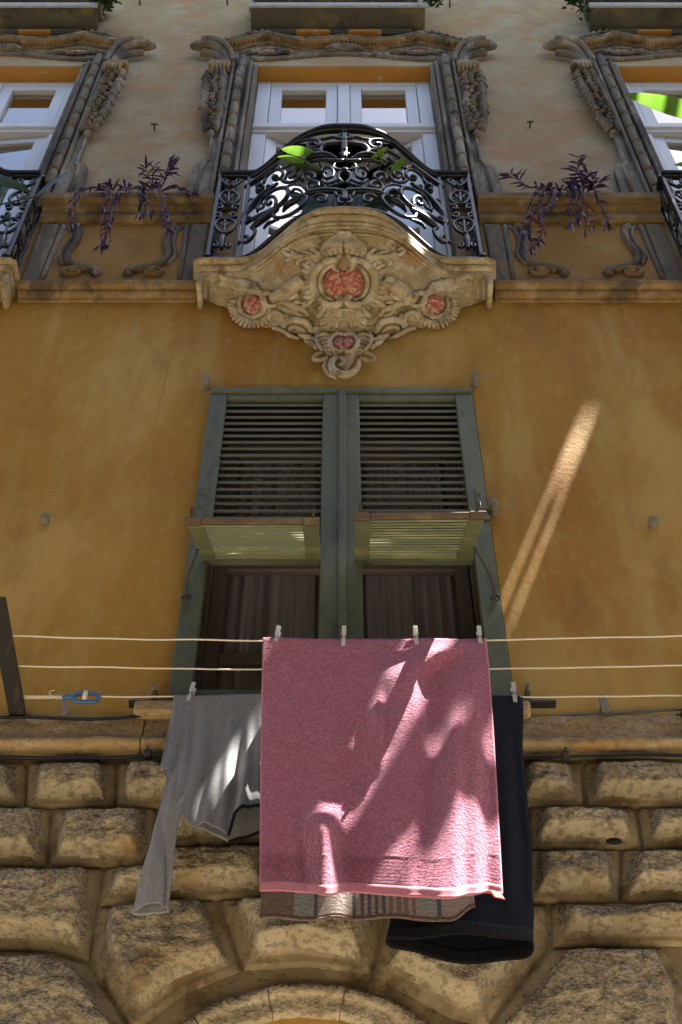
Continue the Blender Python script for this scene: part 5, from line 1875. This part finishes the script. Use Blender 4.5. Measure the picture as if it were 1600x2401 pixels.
def purple_plant(label, stems, seed):
    rr = random.Random(seed)
    p0 = stems[0][0][0]
    t = thing('purple_plant', label, 'plant', 'purple trailing plants on the sill cornices', (p0[0], -.08, 10.2))
    lv, dry = MB(), MB()
    extra = []
    for pts, cnt in stems:                       # side shoots tangled with each stem
        j_ = Vector((rr.uniform(-.05, .05), rr.uniform(-.02, .01), 0))
        extra.append(([p + j_ * (i / (len(pts) - 1)) + Vector((0, 0, rr.uniform(-.03, .03) * (i > 0))) for i, p in enumerate(pts)], max(3, cnt - 3)))
    for pts, cnt in stems + extra:
        P = catmull([Vector(p) for p in pts], 6)
        sm = MB().tube(P, [lerp(.0045, .0025, i / (len(P) - 1)) for i in range(len(P))], 5)
        sm.build('stem', M['purple'] if rr.random() < .6 else M['drystem'], t)
        cnt = int(cnt * 2.3)
        for k in range(cnt):
            f = (k + .6) / cnt * (len(P) - 2)
            j = int(f)
            p = P[j].lerp(P[j + 1], f - j)
            d = (P[j + 1] - P[j]).normalized()
            sd = Vector((rr.uniform(-1, 1), rr.uniform(-.9, .2), rr.uniform(-.9, .3)))
            dd = (d * .6 + sd * .9)
            leaf(lv if rr.random() < .88 else dry, p, dd, (0, -.3, 1), rr.uniform(.045, .095), rr.uniform(.006, .010), rr.uniform(.2, .9))
        e = P[-1]
        for q in range(3):
            leaf(lv, e, (P[-1] - P[-3]).normalized() + Vector((rr.uniform(-.7, .7), rr.uniform(-.5, .2), rr.uniform(-.3, .3))), (0, -.3, 1), rr.uniform(.06, .11), .009, .25)
    tag(lv.build('foliage', M['purple'], t), kind='stuff')
    if dry.v:
        tag(dry.build('dry_foliage', M['drystem'], t), kind='stuff')
    return t

def stem_px(pts, os_):
    return [dsp(a, b, o) for (a, b), o in zip(pts, os_)]
S = [
    (stem_px([(250, 440), (225, 432), (185, 440), (172, 470), (180, 510)], [.10, .14, .16, .17, .17]), 8),
    (stem_px([(262, 440), (245, 425), (238, 470), (242, 520), (240, 560)], [.10, .15, .18, .19, .20]), 9),
    (stem_px([(262, 440), (250, 430), (255, 480), (246, 530), (230, 565)], [.10, .15, .20, .21, .21]), 8),
    (stem_px([(300, 442), (285, 430), (270, 455), (262, 500)], [.10, .14, .17, .18]), 7),
    (stem_px([(290, 440), (315, 430), (330, 450), (322, 490)], [.10, .14, .16, .17]), 6),
    (stem_px([(340, 440), (355, 425), (372, 460), (380, 500), (384, 525)], [.10, .14, .18, .19, .19]), 8),
    (stem_px([(350, 440), (345, 415), (340, 400), (336, 388)], [.10, .11, .12, .12]), 5),
    (stem_px([(365, 440), (380, 415), (385, 395), (392, 386)], [.10, .11, .12, .13]), 5),
    (stem_px([(370, 440), (395, 428), (415, 438), (425, 445)], [.10, .12, .13, .13]), 4),
    (stem_px([(340, 440), (330, 430), (325, 455), (335, 480)], [.10, .14, .17, .17]), 6)]
purple_plant('drier purple trailing plant drooping between left-hand and middle balconies', S, 3)
S = [
    (stem_px([(1270, 440), (1235, 432), (1215, 428), (1190, 412), (1178, 408)], [.10, .12, .13, .14, .14]), 4),
    (stem_px([(1265, 440), (1240, 430), (1222, 470), (1218, 520), (1222, 570)], [.10, .15, .19, .20, .20]), 10),
    (stem_px([(1270, 440), (1250, 430), (1240, 480), (1245, 530), (1230, 560)], [.10, .15, .19, .20, .20]), 9),
    (stem_px([(1290, 442), (1275, 435), (1262, 470), (1215, 500), (1200, 530)], [.10, .15, .18, .19, .20]), 8),
    (stem_px([(1330, 440), (1320, 415), (1328, 390), (1330, 372)], [.10, .11, .12, .12]), 5),
    (stem_px([(1340, 440), (1345, 415), (1350, 400)], [.10, .12, .13]), 5),
    (stem_px([(1320, 440), (1305, 430), (1312, 470), (1310, 520)], [.10, .15, .18, .18]), 9),
    (stem_px([(1330, 440), (1330, 428), (1345, 470), (1360, 520)], [.10, .15, .19, .19]), 9),
    (stem_px([(1350, 440), (1360, 425), (1375, 460), (1390, 500), (1396, 520)], [.10, .15, .19, .19, .19]), 9),
    (stem_px([(1320, 440), (1312, 425), (1330, 460), (1325, 500)], [.10, .15, .20, .20]), 8),
    (stem_px([(1350, 440), (1372, 430), (1380, 415)], [.10, .12, .13]), 4)]
purple_plant('fuller purple trailing plant drooping between middle and right-hand balconies', S, 9)

def leafy_plant(c, z, blades, pot, label, group='green plants on the balconies'):
    t = thing('potted_plant', label, 'plant', group, (c[0], c[1], z))
    if pot:
        mb = MB()
        n = 20
        def fn(u, v):
            r = pw([(0, .10), (.9, .135), (.92, .145), (1, .145)], v)
            return Vector((c[0] + r * math.cos(2 * PI * u), c[1] + r * .9 * math.sin(2 * PI * u), z + .26 * v))
        mb.grid(fn, n, 8, True)
        mb.ball((c[0], c[1], z + .02), (.10, .09, .02), 14, 5)
        mb.build('pot', M['pot'], t)
    for m_, p0, p1, W, bend, up in blades:
        mb = MB()
        p0, p1 = Vector(p0), Vector(p1)
        leaf(mb, p0, p1 - p0, up, (p1 - p0).length, W, bend, 10, .18)
        mb.build('leaf', M[m_], t)
        root = Vector((c[0], c[1], z + .24))
        if (p0 - root).length > .12:            # stalk from the pot up to the blade
            mid = root.lerp(p0, .5) + Vector((0, .04, .10))
            MB().tube(catmull([root, mid, p0], 6), [lerp(.009, .0045, i / 12) for i in range(13)], 6).build('stalk', M['leafdark'], t)
    return t

def chip(px, py, o):
    return dsp(px, py, o)
base_p = Vector((CX, -.27, ZS + .24))
bl_ = []
rr = random.Random(12)
for k in range(34):
    a = rr.uniform(-1.45, 1.45)
    tip = base_p + Vector((.33 * math.sin(a) + rr.uniform(-.05, .05), rr.uniform(-.12, .06), rr.uniform(.30, .78) * math.cos(a * .55)))
    bl_.append(('leafdark', base_p + Vector((rr.uniform(-.05, .05), rr.uniform(-.04, .04), 0)), tip, rr.uniform(.040, .065), rr.uniform(0, .25), (rr.uniform(-.6, .6), -1, -.4)))
UPF = (0.1, -.45, -.85)
for m_, a, b, o0, o1, W, bend in (('leafbright', (725, 352), (648, 342), .46, .52, .030, .05), ('leafbright', (700, 372), (640, 360), .46, .52, .020, .05), ('leafdark', (740, 400), (650, 355), .40, .50, .03, .1),
                                  ('leafbright', (852, 366), (893, 336), .46, .52, .014, .0), ('leafbright', (880, 372), (868, 334), .45, .52, .014, .0), ('leafbright', (900, 392), (935, 362), .45, .50, .022, .05)):
    bl_.append((m_, chip(*a, o0), chip(*b, o1), W, bend, UPF))
leafy_plant((CX, -.27), ZS, bl_, True, 'leafy green plant in dark pot behind the middle railing')
bl_ = [('leafbright', chip(1700, 290, .85), chip(1432, 208, .95), .052, .10, (-.1, -.5, -.8)), ('leafbright', chip(1640, 372, .60), chip(1553, 378, .66), .02, .05, UPF),
       ('leafdark', chip(1660, 470, .42), chip(1575, 400, .44), .03, .1, UPF), ('leafdark', chip(1670, 480, .42), chip(1590, 430, .44), .03, .1, UPF)]
leafy_plant((BAYS[2] + .25, -.24), ZS, bl_, True, 'plant with one huge bright leaf over the balcony at the photo\'s right edge')
bl_ = [('leafdark', chip(-40, 395, .40), chip(52, 432, .46), .028, .15, UPF), ('leafdark', chip(85, 450, .22), chip(158, 388, .28), .022, .05, (0.2, -.8, .4)), ('leafdark', chip(-60, 470, .38), chip(30, 420, .40), .04, .1, UPF)]
leafy_plant((BAYS[0] - .05, -.22), ZS, bl_, True, 'dark-leaved plant on the balcony at the photo\'s left edge')

# planter greenery on the slabs above
def bush(x0, x1, label, seed, spill=(), grass=False):
    rr = random.Random(seed)
    t = thing('planter_bush', label, 'bush', 'greenery on the slabs above', ((x0 + x1) / 2, -.16, 13.5))
    mb = MB()
    for k in range(int(900 * (x1 - x0))):
        p = Vector((rr.uniform(x0, x1), rr.uniform(-.26, -.02), 13.50 + rr.random() ** .7 * .42))
        if grass:
            leaf(mb, p - Vector((0, 0, .1)), (rr.uniform(-.5, .5), rr.uniform(-.6, .1), 1), (0, -1, .2), rr.uniform(.12, .22), .006, rr.uniform(.1, .5), 3)
        else:
            leaf(mb, p, (rr.uniform(-1, 1), rr.uniform(-1, .3), rr.uniform(-.6, .8)), (rr.uniform(-.5, .5), -.5, 1), rr.uniform(.045, .075), rr.uniform(.012, .02), .2, 3)
    for (cx_, cz_, r_) in spill:
        for k in range(90):
            p = Vector((cx_ + rr.gauss(0, r_), -.24 + rr.gauss(0, .03), cz_ + rr.gauss(0, r_ * .8)))
            leaf(mb, p, (rr.uniform(-1, 1), rr.uniform(-1, .3), rr.uniform(-1, .3)), (rr.uniform(-.5, .5), -.5, 1), rr.uniform(.04, .06), rr.uniform(.014, .02), .2, 3)
    tag(mb.build('foliage', M['leafdark'], t), kind='stuff')
    MB().box((x0 + .02, -.22, 13.502), (x1 - .02, -.04, 13.66), .01).build('trough', M['sooty'], t)
    if grass:
        mb = MB()
        q = Vector((x0 + .03, -.24, 13.46))
        for k in range(6):
            leaf(mb, q, (-1, -.3, rr.uniform(-.9, .1)), (0, -.3, 1), rr.uniform(.10, .19), .005, .25, 4)
        tag(mb.build('hanging_blades', M['leafdark'], t), kind='stuff')
bush(BAYS[0] - .75, BAYS[0] + .70, 'dense small-leaved bush on the slab at the photo\'s top left corner', 1, [(BAYS[0] + .76, 13.42, .035), (BAYS[0] + .70, 13.50, .04)])
bush(BAYS[1] - .75, BAYS[1] + .62, 'long grassy planter on the slab above the middle window', 2, [(BAYS[1] + .72, 13.45, .03)], True)
bush(BAYS[2] - .78, BAYS[2] + .70, 'round-leaved bush on the slab at the photo\'s top right corner', 3, [(BAYS[2] - .88, 13.44, .03)])

# ================================================================== what shades and mirrors the place
ZE = 19.0
DX, DO = .356 * (ZE - 14.7), .09 * (ZE - 14.7)
ev = thing('added_sunblocker', 'added unseen eaves running along the top of the house', 'sunblocker', loc=(0, 0, ZE))  # added out of view; its outline and gaps shape the sunlight
EDGE = [(-9, 3.52, 1.60), (3.52, 3.69, 1.18), (3.69, 3.77, 1.45), (3.77, 3.86, 1.33), (3.86, 3.945, 1.45), (3.945, 16, 1.292)]   # blocker's outer edge, stepped to band sunlight across the laundry
HOLES = [(3.69, 3.788, .645, .69), (3.695, 3.716, .70, .80), (3.764, 3.786, .70, .785),          # gaps cut in the blocker where sun patches should land
         (3.00, 3.21, .965, 1.035), (2.86, 2.94, 1.05, 1.15), (2.985, 3.06, 1.245, 1.29), (2.28, 2.55, .74, .87), (1.24, 1.56, .84, 1.02), (1.80, 1.94, .87, .96)]
for xa, xb, e in EDGE:
    hs = [h for h in HOLES if h[0] < xb and h[1] > xa]
    hs = [(max(h[0], xa), min(h[1], xb), h[2], h[3]) for h in hs]
    xs_ = sorted({xa, xb, *[h[0] for h in hs], *[h[1] for h in hs]})
    os_ = sorted({-DO, e, *[h[2] for h in hs], *[h[3] for h in hs]})
    for a, b in zip(xs_, xs_[1:]):
        for c_, d_ in zip(os_, os_[1:]):
            if any(h[0] <= a and b <= h[1] and h[2] <= c_ and d_ <= h[3] for h in hs):
                continue
            MB().box((a + DX, -d_ - DO, ZE), (b + DX, -c_ - DO, ZE + .03)).build('board', M['wood'], ev)
op = thing('opposite_house', 'cream plastered house across the narrow street', 'building', loc=(0, -6.5, 0))
MB().box((-30, -12, 0), (30, -6.5, 13.5)).build('wall', M['opposite'], op)
MB().box((-30, -12.2, 13.5), (30, -6.2, 13.75), .02).build('cornice', M['opposite'], op)
